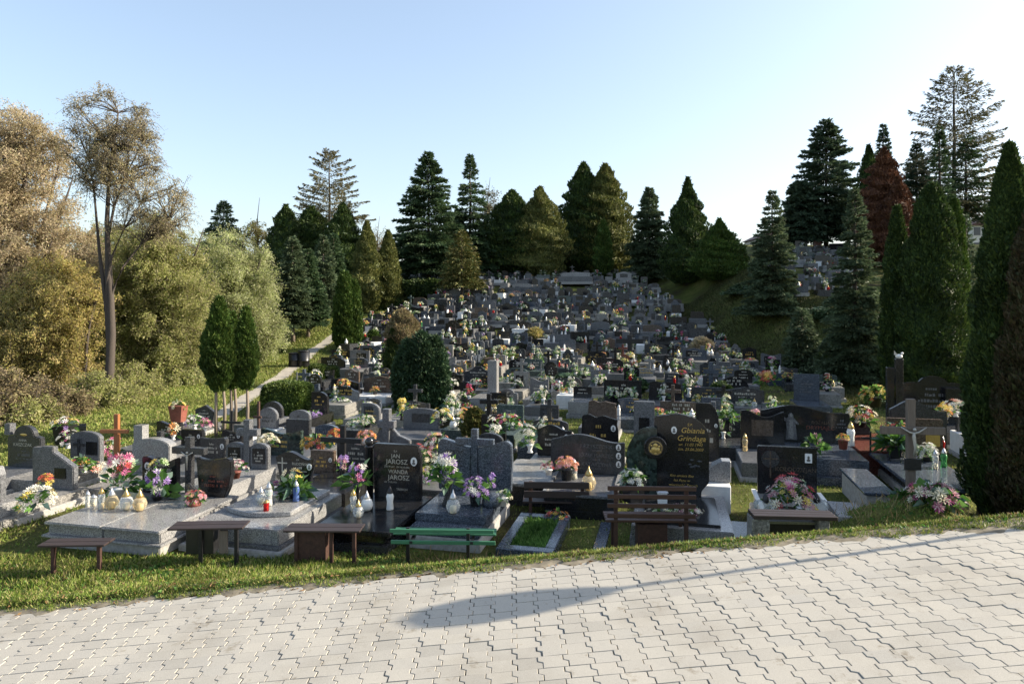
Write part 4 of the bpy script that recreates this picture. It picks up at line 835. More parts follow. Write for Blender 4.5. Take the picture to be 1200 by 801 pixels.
# ------------------------------------------------------------------ rows of graves up the hill
ORD = ['first', 'second', 'third', 'fourth', 'fifth', 'sixth', 'seventh', 'eighth', 'ninth', 'tenth', 'eleventh', 'twelfth', 'thirteenth', 'fourteenth', 'fifteenth', 'sixteenth', 'seventeenth', 'eighteenth', 'nineteenth', 'twentieth', 'twenty-first', 'twenty-second', 'twenty-third', 'twenty-fourth', 'twenty-fifth', 'twenty-sixth', 'twenty-seventh', 'twenty-eighth', 'twenty-ninth', 'thirtieth']
SN = {'rect': 'square', 'arch': 'arched', 'round': 'rounded', 'segment': 'bow-topped', 'wave': 'wavy', 'wave2': 'double-waved', 'heart': 'heart-shaped', 'slant': 'slanted', 'gable': 'gabled', 'shoulder': 'shouldered', 'wing': 'winged', 'halfarch': 'half-arched', 'rough': 'rough-cut', 'cut': 'cut-cornered'}
MN = {'black': 'black', 'charcoal': 'charcoal', 'grey': 'grey', 'light': 'pale', 'blue': 'blue-grey', 'teal': 'teal-grey', 'red': 'red', 'brown': 'brown', 'terrazzo': 'speckled', 'rose': 'rosy'}
def left_edge(y): return float(np.interp(y, [14, 18, 24, 30, 37, 44, 48, 52, 60], [-8.2, -6.6, -7.1, -8.0, -8.9, -8.3, -7.6, -5.5, -4.8]))
def right_edge(y): return float(np.interp(y, [14, 18, 22, 30, 40, 50, 58], [9.4, 9.8, 11.0, 11.2, 11.4, 11.2, 10.5]))
BLOCK = [(X(494, 20.7), 20.7, 1.3), (X(337, 20.2), 20.2, 1.3), (X(472, 26.5), 26.5, .9), (X(664, 24.5), 24.5, .8), (X(668, 18.6), 18.6, .9), (X(760, 21), 20.5, .6), (X(557, 15.2), 15.2, .5), (X(257, 16.6), 16.6, .6), (X(285, 17), 17, .6), (X(738, 33.2), 33.2, .5), (X(845, 21.5), 21.5, .7), (X(676, 55), 55, 1.7), (X(676, 52.6), 52.6, 1.2), (X(674, 50.6), 50.6, .9), (X(731, 54), 54, .9), (X(612, 51), 51, 1.0)]
HAND = [(q.x, q.y) for q in GRAVES]
FARS = []
rg = random.Random(21)
rows = [14.7 + 1.78 * i for i in range(12)] + [36.0 + 1.5 * i for i in range(16)]
def far_grave(x, y, ri, ci, where='woodland'):
    mat = rg.choices(['black', 'charcoal', 'grey', 'light', 'blue', 'brown', 'teal', 'terrazzo', 'rose', 'red'], [30, 32, 15, 4, 11, 6, 4, 3, 1, .4])[0]
    shape = rg.choices(list(SN), [18, 10, 5, 10, 12, 8, 5, 3, 5, 6, 5, 4, 4, 3])[0]
    dbl = rg.random() < .38; w = rg.choice([.82, .95, 1.08]) if dbl else rg.choice([.46, .53, .6]); h = rg.choice([.32, .4, .46, .54]) * (1.2 if shape in ('gable', 'shoulder') else 1)
    sm = mat if rg.random() < .3 else rg.choice(['grey', 'grey', 'terrazzo', 'blue', 'light', 'charcoal', 'limewash', 'grey']); sh = rg.choice([.2, .26, .34]); L = rg.choice([.9, 1.0, 1.12])  # limewash option: white put in for slab tops bright with sun and sky
    g = Grave(x, y, 'tmp', TH + R(rg.uniform(-3, 3))); sw = max(.6, w * rg.uniform(1.05, 1.25)); sw = round(sw * 5) / 5
    g.slabs(sw, L, [(.05, .08, rg.choice(['concrete', 'concrete', sm])), (0, sh, sm)])
    st = g.stone(shape, w, h, mat, t=.12)
    if mat in ('grey', 'light', 'terrazzo', 'rose', 'blue', 'teal') and rg.random() < .6:
        pw = round(w * .5, 2); link('inscription_plate', box_mesh(pw, .016, .26, rg.choice(['black', 'charcoal'])), st, (rg.choice([-.1, 0, .1]) * w, face(.12), h * .3))
    if y < 34: link('inscription_lettering', lines_mesh(round(w * .6, 1), .3, 3, 'silver' if rg.random() < .6 else 'gold', rg.randint(0, 3)), st, (0, face(.12) - .012, h * .3))
    ex = ''
    if rg.random() < .16:
        k = ('cr', mat)
        if k not in CACHE: CACHE[k] = cross_mb(MB(), .4, .5, .09, mat, .66).mesh('cross', .008)
        link('cross', CACHE[k], g.o, (rg.choice([-.2, 0, .2]) * w, .0, g.top + h - .06)); ex = ' with cross'
    g.desc = (('wide ' if dbl else '') + MN[mat] + ' ' + SN[shape] + ' headstone' + ex, ri, ci, where)
    FARS.append(g); return g
nfar = 0
for ri, yr in enumerate(rows):
    x = left_edge(yr) + rg.uniform(0, .5); ci = 0
    while x < right_edge(yr):
        # each row runs parallel to the road, with a little wander
        y = yr + rg.uniform(-.22, .22) + .25 * math.sin(x * .5 + ri)
        ok = all((x - a) ** 2 + (y - b_) ** 2 > r_ * r_ for a, b_, r_ in BLOCK) and all((x - a) ** 2 / 1.2 + (y - b_) ** 2 / 1.9 > .62 for a, b_ in HAND)
        if yr < 20 and x > 7.8: ok = ok and False
        if ok and rg.random() > (.10 if yr < 36 else .04):
            g = far_grave(x, y, ri, ci); ci += 1
        x += rg.uniform(.95, 1.25) if yr > 34 else rg.uniform(1.02, 1.42)
# upper terrace beyond the bank, and the cemetery past the far wall
for ri, (y0, x0, x1) in enumerate([(37.5, 15.8, 19), (39.5, 15.2, 20), (41.5, 15, 21), (43.5, 14.6, 21), (45.5, 14.8, 23), (47.5, 14.8, 23), (49.5, 15.2, 24), (51.5, 15.4, 25), (53.5, 15.6, 26), (55.5, 15.8, 26)]):
    x = max(x0, .36 * y0 + .3); ci = 0
    while x < x1:
        far_grave(x, y0 + rg.uniform(-.2, .2), ri, ci, 'terrace'); ci += 1; x += rg.uniform(1.25, 1.7)
for i in range(6):
    far_grave(-13.4 + i * 1.25, 60 + rg.uniform(-.3, .3), 0, i, 'wall')
for g in FARS:
    d, ri, ci, wh = g.desc
    if wh == 'woodland': l = f'{d}, {ORD[ci]} from the woodland in the {ORD[ri]} row'
    elif wh == 'terrace': l = f'{d}, {ORD[ci]} in the {ORD[ri]} row above the bank'
    else: l = f'{d}, {ORD[ci]} beyond the low wall hedge'
    g.o['label'] = l; g.short = l.split(', ')[1]

# only the nearest rows are objects of their own; the tiny ones higher up the slope become one mass
def merge_far(gs, name, label):
    mb = MB(); bpy.context.view_layer.update()
    for g in gs:
        for o in list(g.o.children_recursive):
            if o.type == 'MESH':
                M = o.matrix_world; nm = [m.name for m in o.data.materials]; base = len(mb.v)
                mb.v += [tuple(M @ v.co) for v in o.data.vertices]; ids = [mb.mi(n) for n in nm]
                for p in o.data.polygons: mb.f.append([base + i for i in p.vertices]); mb.m.append(ids[p.material_index]); mb.sm.append(False)
            bpy.data.objects.remove(o)
        bpy.data.objects.remove(g.o)
    tag(mb.build(name), label, None, None, 'stuff')
ks = sorted(FARS, key=lambda q: q.y)
NKEEP = 300 - len([g for g in GRAVES if not hasattr(g, 'desc')])
merge_far(ks[NKEEP:], 'hilltop_gravestones', 'mass of small gravestones on the upper slope and the terrace')

# ------------------------------------------------------------------ flowers
def bouquet_geo(mb_bl, mb_lf, rs, pal, r, h, nb, bsz, form='dome', leaves=40, lsize=.12, z0=0.0, broad=False, petals=7):
    for i in range(nb):
        if form == 'dome':
            a = rs.uniform(0, 6.283); e = math.asin(min(1, rs.uniform(.0, 1)) ** .8) if 1 else 0; q = rs.uniform(.78, 1.03)
            p = np.array([r * math.cos(a) * math.cos(e), r * math.sin(a) * math.cos(e), h * math.sin(e)]) * q; nrm = np.array([math.cos(a) * math.cos(e), math.sin(a) * math.cos(e), math.sin(e) + .25])
        else:
            a = rs.uniform(0, 6.283); t = rs.random() ** .8; q = r * (.25 + .9 * t * (1.25 - t)) * math.sqrt(rs.random())
            p = np.array([q * math.cos(a), q * math.sin(a), h * (.15 + .85 * t)]); nrm = np.array([math.cos(a) * .7, math.sin(a) * .7 - .35, .6])
        p[2] += z0; nrm = nrm / np.linalg.norm(nrm); u = np.cross(nrm, [.3, .5, .9]); u /= np.linalg.norm(u); w = np.cross(nrm, u)
        mat = 'petal_' + pal[int(rs.integers(len(pal)))]; s = bsz * rs.uniform(.7, 1.25); vs = []; fs = []
        for ring, (rr, zz, k) in enumerate(((1.0, .15, petals), (.55, .42, max(4, petals - 2)))):
            for j in range(k):
                b0 = 6.283 * j / k + ring * .4 + rs.uniform(-.1, .1); wd = 3.4 / k
                def q_(ang, rad, up): return p + (u * math.cos(ang) + w * math.sin(ang)) * rad * s + nrm * up * s
                n0 = len(vs); vs += [q_(b0, .08, .12), q_(b0 - wd * .55, rr * .62, zz * .8), q_(b0, rr, zz + .12), q_(b0 + wd * .55, rr * .62, zz * .8)]; fs.append((n0, n0 + 1, n0 + 2, n0 + 3))
        mb_bl.add(vs, fs, mat)
    for i in range(leaves):
        a = rs.uniform(0, 6.283); e = rs.uniform(-.2, 1.2); d = np.array([math.cos(a) * math.cos(e), math.sin(a) * math.cos(e), math.sin(e)])
        b0 = d * np.array([r, r, h]) * rs.uniform(.25, .7) + (0, 0, z0); d = d + rs.normal(0, .3, 3); d /= np.linalg.norm(d); sd = np.cross(d, rs.normal(size=3)); sd /= np.linalg.norm(sd); ln = lsize * rs.uniform(.6, 1.5); wd = ln * (.3 if broad else .2)
        m = b0 + d * ln * .5 + np.array([0, 0, .1 * ln]); t = b0 + d * ln - np.array([0, 0, .12 * ln])
        mb_lf.add([b0, m + sd * wd, t, m - sd * wd], [(0, 1, 2, 3)], 'leaf_green' if rs.random() < .75 else 'leaf_blue')
def vase_mb(kind, r, h, mat):
    mb = MB()
    if kind == 'vase': mb.lathe([(r * .7, 0), (r * .8, h * .05), (r * .45, h * .35), (r * .75, h * .8), (r, h)], mat, 12)
    elif kind == 'pot': mb.lathe([(r * .72, 0), (r * .95, h * .85), (r * 1.05, h * .86), (r * 1.05, h)], mat, 14)
    elif kind == 'square': mb.add([(-r * .7, -r * .7, 0), (r * .7, -r * .7, 0), (r * .7, r * .7, 0), (-r * .7, r * .7, 0), (-r, -r, h), (r, -r, h), (r, r, h), (-r, r, h)], [(0, 3, 2, 1), (4, 5, 6, 7), (0, 1, 5, 4), (1, 2, 6, 5), (2, 3, 7, 6), (3, 0, 4, 7)], mat)
    else: mb.lathe([(r * .9, 0), (r, h * .3), (r * .8, h)], mat, 10)
    return mb
GB = 'flower bouquets on the graves'
def near_bouquet(loc, label, pal, r, h, nb, bsz, vase=None, form='dome', leaves=60, lsize=.13, broad=False, seed=1, name='flower_bouquet', petals=8):
    t = empty(name, loc, rnd.uniform(-.4, .4), label, 'bouquet', GB); t.scale = (.92, .92, .92); rs = np.random.default_rng(seed); z0 = 0
    if vase: vase_mb(*vase).build('vase', t); z0 = vase[2] * .93
    a, b_ = MB(), MB(); bouquet_geo(a, b_, rs, pal, r, h, nb, bsz, form, leaves, lsize, z0, broad, petals)
    if a.v: a.build('blossoms', t)
    b_.build('foliage', t); return t
def on(g, u, v, dz=0):
    """a point on top of a grave's slab, found along the sight line in the photograph"""
    z = g.z + g.top + dz; y = Yat(v, z); return (X(u, y), y, z + .001)
def at(u, v, z): y = Yat(v, z); return (X(u, y), y, z)
near_bouquet(on(G1, 140, 583), 'tall bunch of crimson, pink and white lilies on the speckled double grave', ['magenta', 'magenta', 'white', 'pink', 'red'], .30, .52, 34, .075, ('pot', .1, .16, 'enamel'), 'spray', 70, .16, seed=2)
near_bouquet(on(G1, 184, 586), 'purple and white lilies with big green leaves before the wavy black headstone', ['purple', 'white', 'white', 'purple'], 0.26, .38, 26, .085, ('pot', .08, .08, 'plastic_black'), 'spray', 40, .2, True, seed=3)
near_bouquet(on(G1, 228, 592), 'basket of small pink roses at the slanted black headstone', ['pink', 'salmon', 'pink', 'red'], .17, .15, 46, .035, ('bowl', .1, .09, 'terracotta'), 'dome', 60, .08, seed=4)
near_bouquet(on(G2, 344, 583), 'leafy green plant with one yellow lily before the heart shaped headstone', ['magenta', 'yellow', 'cream', 'yellow'], .25, .36, 9, .07, ('pot', .07, .06, 'plastic_black'), 'spray', 120, .17, True, seed=5)
near_bouquet(on(G2, 323, 586), 'small pink and mauve spray in a cream pot on the tiered grave', ['pink', 'purple', 'magenta'], .15, .18, 14, .05, ('pot', .07, .1, 'enamel'), 'spray', 18, .12, seed=6)
near_bouquet(on(G3, 419, 588), 'purple spray with white orchids in a black vase on the black grave', ['purple', 'magenta', 'white', 'purple'], .24, .32, 20, .055, ('vase', .08, .3, 'black'), 'spray', 30, .2, seed=7)
near_bouquet(on(G4, 524, 592), 'white lilies with big green leaves in a stone vase on the blue grave', ['white', 'white', 'white', 'purple'], .26, .40, 26, .085, ('vase', .1, .38, 'charcoal'), 'spray', 60, .165, True, seed=8)
near_bouquet(on(G4, 557, 592), 'lilac purple flowers in a dark pot before the cross of the twin stones', ['purple', 'purple', 'purple', 'white'], .22, .26, 42, .05, ('pot', .1, .2, 'charcoal'), 'dome', 26, .14, seed=9)
near_bouquet(on(G4, 576, 592), 'dark violet ball vase with a purple sprig beside the lilac flowers', ['purple'], .1, .3, 6, .05, ('bowl', .15, .2, 'blue'), 'spray', 8, .1, seed=10)
near_bouquet(on(G4, 590, 592), 'small white pot of white and green flowers on the blue grave', ['white', 'cream', 'green'], .15, .13, 18, .035, ('pot', .07, .12, 'enamel'), 'dome', 46, .09, seed=11)
for i, (u, v, y, pal, lab) in enumerate([(491, 540, 11.8, ['white', 'cream', 'red', 'pink'], 'white and red roses on the stand behind the cut corner headstone'), (512, 526, 12.0, ['salmon', 'pink', 'white', 'yellow'], 'pink and yellow roses, highest of the bunches beside the blue twin stones'),
                                         (497, 566, 11.4, ['cream', 'white', 'purple', 'yellow'], 'cream and mauve flowers, widest of the bunches beside the blue twin stones'), (508, 548, 11.9, ['white', 'green'], 'white and green sprig between the two rose bunches')]):
    zz = Zv(v, y); near_bouquet((X(u, y), y, zz - .05), lab, pal, .26, .26, 34, .06, ('vase', .07, .12, 'terrazzo'), 'dome', 40, .14, seed=20 + i)
    x_ = X(u, y); st_ = empty('flower_stand', (x_, y, zt(x_, y)), 0, ['pale stone flower stand behind the cut corner headstone', 'tallest pale flower stand beside the blue twin stones', 'widest low flower stand beside the blue twin stones', 'narrow flower stand between the rose bunches'][i], 'flower stand')
    MB().lathe([(.12, -.05), (.12, .04), (.07, .06), (.07, max(.1, zz - .09 - zt(x_, y))), (.11, max(.13, zz - .055 - zt(x_, y)))], 'terrazzo', 12).build('column', st_)
near_bouquet(on(GF, 652, 608), 'orange and white flowers inside the grass filled frame', ['orange', 'orange', 'yellow', 'white', 'red'], .2, .14, 26, .045, None, 'dome', 30, .1, seed=30)
near_bouquet(on(G6, 664, 562), 'round salmon chrysanthemum in a dark pot before the long wavy headstone', ['salmon', 'salmon', 'orange', 'pink'], .22, .2, 70, .045, ('pot', .12, .22, 'charcoal'), 'dome', 30, .1, seed=31)
near_bouquet(at(643, 556, .02), 'pink flowers around a thin glass beside the salmon chrysanthemum', ['pink', 'white', 'red'], .15, .15, 20, .04, ('pot', .07, .1, 'enamel'), 'dome', 14, .09, seed=32)
near_bouquet(on(G7, 742, 588), 'pale green white chrysanthemum in a black square pot at the green stone leaf', ['green', 'white', 'white'], .24, .22, 64, .045, ('square', .15, .34, 'plastic_black'), 'dome', 60, .12, seed=33)
near_bouquet(on(G7, 803, 602), 'cream and white flowers lying on the slab behind the slatted bench', ['white', 'cream', 'pink'], .3, .12, 44, .05, None, 'dome', 34, .1, seed=34)
near_bouquet(on(G7, 775, 604), 'white flower mat on the slab behind the slatted bench', ['white', 'cream', 'green'], .26, .1, 30, .045, None, 'dome', 30, .1, seed=38)
near_bouquet(on(G8, 926, 604), 'huge round bouquet of pink, white, red and yellow roses on the square headstone grave', ['pink', 'white', 'red', 'cream', 'pink', 'yellow', 'magenta', 'green'], 0.37, .50, 92, .072, ('pot', .13, .1, 'plastic_black'), 'dome', 90, .17, seed=35)
near_bouquet(at(955, 527, .02), 'single pink rose with blue green leaves on the blue slab of the figure stone', ['pink', 'pink'], .22, .28, 4, .08, ('pot', .08, .06, 'plastic_black'), 'spray', 55, .17, seed=36)
near_bouquet(at(988, 526, .1), 'orange pot of heather on the red granite grave', ['orange', 'yellow'], .12, .12, 30, .03, ('pot', .1, .2, 'terracotta'), 'dome', 30, .08, seed=37)
near_bouquet(at(1009, 500, .16), 'yellow and cream lilies beside the dark round headstone', ['orange', 'yellow', 'cream', 'white', 'red'], .34, .36, 40, .085, ('pot', .12, .12, 'plastic_black'), 'dome', 50, .18, seed=39)
near_bouquet(on(G9, 1048, 536), 'dark pot of arching green fern on the grey table grave', ['green'], .32, .26, 3, .04, ('square', .12, .24, 'plastic_black'), 'spray', 190, .24, seed=40, name='potted_fern')
near_bouquet(on(G9, 1086, 540), 'silvery heart shaped wreath of pale flowers on the grey table grave', ['white', 'white', 'green'], .22, .26, 50, .05, ('square', .1, .1, 'plastic_black'), 'dome', 40, .1, seed=41)
near_bouquet(at(1050, 508, .3), 'rust and green planter before the brown table grave stone', ['orange', 'salmon', 'red'], .3, .14, 26, .045, ('bowl', .16, .1, 'terracotta'), 'dome', 70, .12, seed=42)
near_bouquet((X(1094, 8.9), 8.9, zt(X(1094, 8.9), 8.9) + .02), 'pink roses and white callas lying on the fresh earth mound', ['pink', 'magenta', 'salmon', 'white', 'cream'], .38, .30, 46, .08, None, 'dome', 90, .17, True, seed=43)
near_bouquet((X(1062, 9.1), 9.1, zt(X(1062, 9.1), 9.1) - .02), 'wilting yellow green bunch at the foot of the wooden cross', ['yellow', 'green'], .22, .22, 6, .04, None, 'spray', 120, .16, seed=44)
near_bouquet(at(1025, 476, .1), 'large yellow chrysanthemum bush beside the black pillars', ['yellow', 'yellow', 'yellow', 'orange'], .42, .36, 46, .075, ('pot', .2, .25, 'plastic_black'), 'dome', 160, .2, seed=45)
near_bouquet(at(1108, 495, .25), 'orange and white lilies below the lower black wing stone', ['orange', 'white', 'yellow'], .24, .3, 28, .075, ('vase', .08, .14, 'black'), 'spray', 26, .14, seed=46)
near_bouquet(at(1120, 488, .3), 'cream and peach bunch, closest to the brown thuja', ['cream', 'white', 'salmon'], .28, .28, 28, .08, ('vase', .08, .12, 'enamel'), 'dome', 26, .14, seed=47)
near_bouquet(at(42, 592, -.12), 'yellow and white lilies lying on the sloping headstone grave', ['yellow', 'white', 'cream', 'white'], .28, .3, 34, .075, None, 'dome', 40, .16, seed=48)
near_bouquet(at(53, 569, 0.0), 'orange yellow flower ball leaning on the sloping grey headstone', ['orange', 'yellow', 'red'], .13, .2, 26, .05, None, 'dome', 6, .08, seed=49)
near_bouquet(at(93, 555, -.1), 'trough of green and red plants before the pale arched headstone', ['red', 'orange', 'green', 'yellow'], .28, .22, 22, .055, ('bowl', .2, .1, 'charcoal'), 'dome', 90, .13, seed=50)
near_bouquet(at(111, 551, -.1), 'peach and white flowers beside the carved cross headstone', ['salmon', 'cream', 'white'], .2, .18, 22, .055, None, 'dome', 20, .1, seed=51)
near_bouquet(at(76, 520, -.4), 'pink and lilac flowers in a tall black pot on the lawn', ['pink', 'purple', 'yellow', 'white'], .3, .22, 30, .075, ('square', .2, .45, 'plastic_black'), 'dome', 40, .14, seed=52)
near_bouquet(at(80, 525, -.05), 'white and crimson bunch behind the pale arched headstone', ['white', 'white', 'magenta'], .22, .3, 24, .06, ('vase', .07, .1, 'enamel'), 'dome', 18, .12, seed=53)
near_bouquet(at(130, 530, -.1), 'pink flowers at the orange brown wooden cross', ['magenta', 'pink', 'white'], .3, .3, 30, .065, None, 'dome', 40, .13, seed=54)
near_bouquet(at(146, 560, -.1), 'cream and green bunch at the foot of the orange brown cross', ['white', 'cream', 'green'], .3, .34, 30, .06, None, 'spray', 46, .14, seed=55)
near_bouquet(at(209, 495, -.45), 'yellow flowers in a tall terracotta planter on the lawn', ['yellow', 'cream'], .22, .16, 16, .07, ('square', .2, .5, 'terracotta'), 'dome', 30, .14, seed=56)
near_bouquet(at(203, 515, -.0), 'orange red lily on the wavy black headstone', ['orange', 'red', 'cream'], .16, .24, 10, .08, ('vase', .06, .1, 'enamel'), 'spray', 14, .12, seed=57)
near_bouquet(at(228, 503, -.1), 'white and violet bunch below the pentagon headstone', ['white', 'purple', 'white'], .24, .26, 26, .06, ('vase', .08, .12, 'enamel'), 'dome', 36, .14, seed=58)
near_bouquet(at(240, 505, -.1), 'pink orchids below the pentagon headstone', ['magenta', 'pink', 'pink'], .2, .24, 24, .055, ('vase', .07, .1, 'enamel'), 'dome', 16, .12, seed=59)
near_bouquet(at(276, 560, .02), 'white and dark pink carnations in a coral pot on the pale twin grave', ['white', 'white', 'magenta', 'pink'], .2, .2, 46, .042, ('pot', .09, .12, 'terracotta'), 'dome', 26, .1, seed=60)
near_bouquet(at(313, 526, .0), 'round white chrysanthemum behind the pale twin headstones', ['white', 'cream', 'cream'], .24, .22, 60, .05, ('pot', .1, .1, 'charcoal'), 'dome', 26, .1, seed=61)
near_bouquet(at(371, 526, -.05), 'orange gerberas in green leaves beside the green headstone', ['orange', 'orange', 'red', 'yellow'], .34, .18, 22, .07, ('bowl', .15, .1, 'charcoal'), 'dome', 70, .15, seed=62)
near_bouquet(at(393, 516, .15), 'bright orange chrysanthemum beside the tall iron cross', ['orange', 'orange', 'red'], .17, .16, 50, .045, ('pot', .08, .1, 'charcoal'), 'dome', 16, .1, seed=63)
near_bouquet(at(429, 519, .2), 'salmon roses in a round white pot at the wide charcoal headstone', ['salmon', 'orange', 'pink'], .2, .17, 40, .05, ('bowl', .1, .09, 'enamel'), 'dome', 16, .1, seed=64)
near_bouquet(at(402, 562, .0), 'lilac flowers in a black vase at the foot of the iron cross', ['purple', 'pink', 'purple'], .14, .22, 12, .05, ('vase', .06, .2, 'black'), 'spray', 14, .1, seed=65)
near_bouquet(at(471, 492, -.1), 'yellow flowers in a dark vase at the pale grey broad headstone', ['yellow', 'yellow', 'cream'], .18, .38, 30, .06, ('vase', .08, .2, 'charcoal'), 'spray', 26, .12, seed=66)
near_bouquet(at(517, 498, .0), 'yellow lilies beside the pale grey broad headstone', ['yellow', 'cream', 'yellow'], .28, .3, 26, .07, ('vase', .08, .14, 'charcoal'), 'dome', 22, .14, seed=67)
near_bouquet(at(596, 503, .1), 'mixed dark pink and green planter before the teal grey headstone', ['magenta', 'salmon', 'white', 'red'], .38, .26, 34, .055, ('bowl', .2, .1, 'teal'), 'dome', 90, .14, seed=68)
near_bouquet(at(621, 530, .0), 'white calla lilies in a white vase between the teal and the long dark headstones', ['white', 'white', 'cream'], .2, .3, 20, .06, ('vase', .08, .16, 'enamel'), 'spray', 40, .14, seed=69)
near_bouquet(at(852, 505, .1), 'green plant in a black vase on the brown panel grave', ['green', 'yellow'], .2, .2, 8, .05, ('vase', .12, .3, 'black'), 'dome', 70, .16, seed=70)
near_bouquet(at(773, 486, .5), 'red and orange flower spray behind the tallest black headstone', ['red', 'salmon', 'yellow'], .18, .16, 14, .06, None, 'dome', 20, .12, seed=71)
near_bouquet(at(898, 447, .4), 'fiery orange and yellow gladioli on the flat before the bank', ['red', 'orange', 'yellow', 'salmon'], .5, .3, 40, .09, None, 'spray', 40, .2, seed=72)
near_bouquet(at(186, 546, .55), 'yellow flowers on top of the headstone with the wavy black edge', ['yellow', 'yellow', 'green'], .13, .1, 12, .055, None, 'dome', 8, .08, seed=73)

# far bouquets: six forms in many colours, copied
PALS = [('white', ['white', 'white', 'cream']), ('pink-white', ['white', 'pink', 'white', 'magenta']), ('yellow', ['yellow', 'yellow', 'cream']), ('orange', ['orange', 'salmon', 'yellow']), ('pink', ['pink', 'pink', 'salmon']), ('red', ['red', 'red', 'magenta']),
        ('purple', ['purple', 'purple', 'white']), ('mixed', ['white', 'red', 'yellow', 'pink', 'purple']), ('cream', ['cream', 'white', 'green']), ('red-white', ['red', 'white', 'white'])]
FB = []
for i, (nm, pal) in enumerate(PALS):
    for k, (form, r, h, nb, bs, vs) in enumerate([('dome', .24, .24, 36, .055, ('pot', .11, .14, 'charcoal')), ('spray', .22, .42, 26, .06, ('vase', .08, .2, 'enamel')), ('dome', .34, .14, 34, .06, None)]):
        rs = np.random.default_rng(100 + i * 3 + k); a = MB()
        if vs: a = vase_mb(*vs)
        bouquet_geo(a, a, rs, pal, r, h, nb, bs, form, 34, .14, vs[2] * .93 if vs else 0, petals=6)
        FB.append((nm, ['dome', 'spray', 'cushion'][k], a.mesh(['potted_chrysanthemum', 'flower_vase', 'flower_cushion'][k])))
def far_bouquet(g, k, lx, ly, sc):
    nm, fm, me = FB[k]; o = link(me.name.split('.')[0], me, None, g.pt(lx, ly, .001), rg.uniform(0, 6), sc)
    return nm, fm, o
rb = random.Random(5)
def jar(kind, glass, lid, wax='wax', s=1.0):
    a, b_ = MB(), MB()
    if kind == 'globe': a.lathe([(.035, 0), (.07, .03), (.088, .09), (.07, .15), (.04, .175)], glass, 14); b_.lathe([(.045, .175), (.05, .185), (.03, .22), (.012, .25), (.004, .29)], lid, 12)
    elif kind == 'tall': a.lathe([(.05, 0), (.055, .02), (.045, .12), (.058, .2), (.04, .25)], glass, 14); b_.lathe([(.045, .25), (.05, .26), (.03, .3), (.006, .35)], lid, 12)
    elif kind == 'house': a.add([(-.06, -.06, 0), (.06, -.06, 0), (.06, .06, 0), (-.06, .06, 0), (-.06, -.06, .18), (.06, -.06, .18), (.06, .06, .18), (-.06, .06, .18)], [(0, 3, 2, 1), (4, 5, 6, 7), (0, 1, 5, 4), (1, 2, 6, 5), (2, 3, 7, 6), (3, 0, 4, 7)], glass); b_.add([(-.075, -.075, .181), (.075, -.075, .181), (.075, .075, .181), (-.075, .075, .181), (0, 0, .245)], [(0, 3, 2, 1), (0, 1, 4), (1, 2, 4), (2, 3, 4), (3, 0, 4)], lid)
    elif kind == 'heart': a.prism([(.0, 0), (.05, .03), (.11, .1), (.125, .16), (.10, .2), (.05, .2), (0, .165), (-.05, .2), (-.10, .2), (-.125, .16), (-.11, .1), (-.05, .03)], -.05, .05, glass); b_.lathe([(.035, .175), (.04, .2), (.03, .24), (.008, .28)], lid, 12)
    else: a.lathe([(.055, 0), (.055, .15), (.05, .16)], glass, 12); b_.lathe([(.058, .161), (.058, .18), (.02, .205), (.008, .22)], lid, 12)
    w = MB(); w.lathe([(.03, .006), (.03, .09), (.02, .095)], wax, 10)
    return a.mesh('glass_jar'), b_.mesh('lid'), w.mesh('candle')
JARS = {}
def lantern(loc, label, kind='globe', glass='glass_clear', lid='lid_gold', s=1.0, group='grave lanterns'):
    k = (kind, glass, lid)
    if k not in JARS: JARS[k] = jar(*k)
    t = empty('grave_lantern', loc, rnd.uniform(-.3, .3), label, 'lantern', group); s *= .86; t.scale = (s, s, s)
    for nm, me in zip(('glass_jar', 'lid', 'candle'), JARS[k]): link(nm, me, t)
    return t
for u, v, kd, gl, ld, s, lab in [(103, 594, 'tall', 'glass_clear', 'lid_silver', .8, 'small clear lantern farthest out on the speckled double grave'), (110, 593, 'cyl', 'glass_clear', 'lid_silver', .9, 'short clear lantern with a silver lid on the speckled double grave'), (119, 596, 'tall', 'glass_clear', 'lid_gold', 1.0, 'tall clear lantern with a gold lid on the speckled double grave'),
                                 (131, 596, 'globe', 'glass_amber', 'lid_silver', 1.25, 'amber globe lantern under the crimson lilies'), (148, 597, 'globe', 'glass_clear', 'lid_gold', 1.25, 'clear globe lantern between two amber ones'), (164, 598, 'globe', 'glass_amber', 'lid_gold', 1.25, 'amber globe lantern beside the purple lilies')]:
    lantern(on(G1, u, v), lab, kd, gl, ld, s)
for u, v, kd, gl, ld, s, lab in [(312, 598, 'cyl', 'glass_red', 'lid_gold', .8, 'small red lantern on the curved cover slab'), (315, 592, 'tall', 'glass_clear', 'lid_silver', 1.1, 'tall clear lantern behind the small red one'), (347, 587, 'tall', 'glass_blue', 'lid_silver', 1.0, 'pale blue lantern before the heart shaped headstone'), (306, 590, 'globe', 'glass_clear', 'lid_silver', 1.0, 'clear globe lantern at the edge of the curved cover slab')]:
    lantern(on(G2, u, v), lab, kd, gl, ld, s)
for u, v, kd, gl, ld, s, lab in [(420, 606, 'globe', 'glass_clear', 'lid_gold', 1.0, 'clear globe lantern with a gold lid on the black grave'), (430, 598, 'globe', 'glass_milk', 'lid_silver', 1.15, 'milky globe lantern on the black grave'), (457, 597, 'tall', 'glass_milk', 'blackiron', 1.1, 'white lantern with a black cap before the cut corner headstone'), (414, 598, 'tall', 'glass_clear', 'lid_gold', 1.0, 'tall clear lantern beside the black vase')]:
    lantern(on(G3, u, v), lab, kd, gl, ld, s)
lantern(on(G4, 531, 601), 'eight sided clear lantern on the blue two step slab', 'globe', 'glass_clear', 'lid_silver', 1.3)
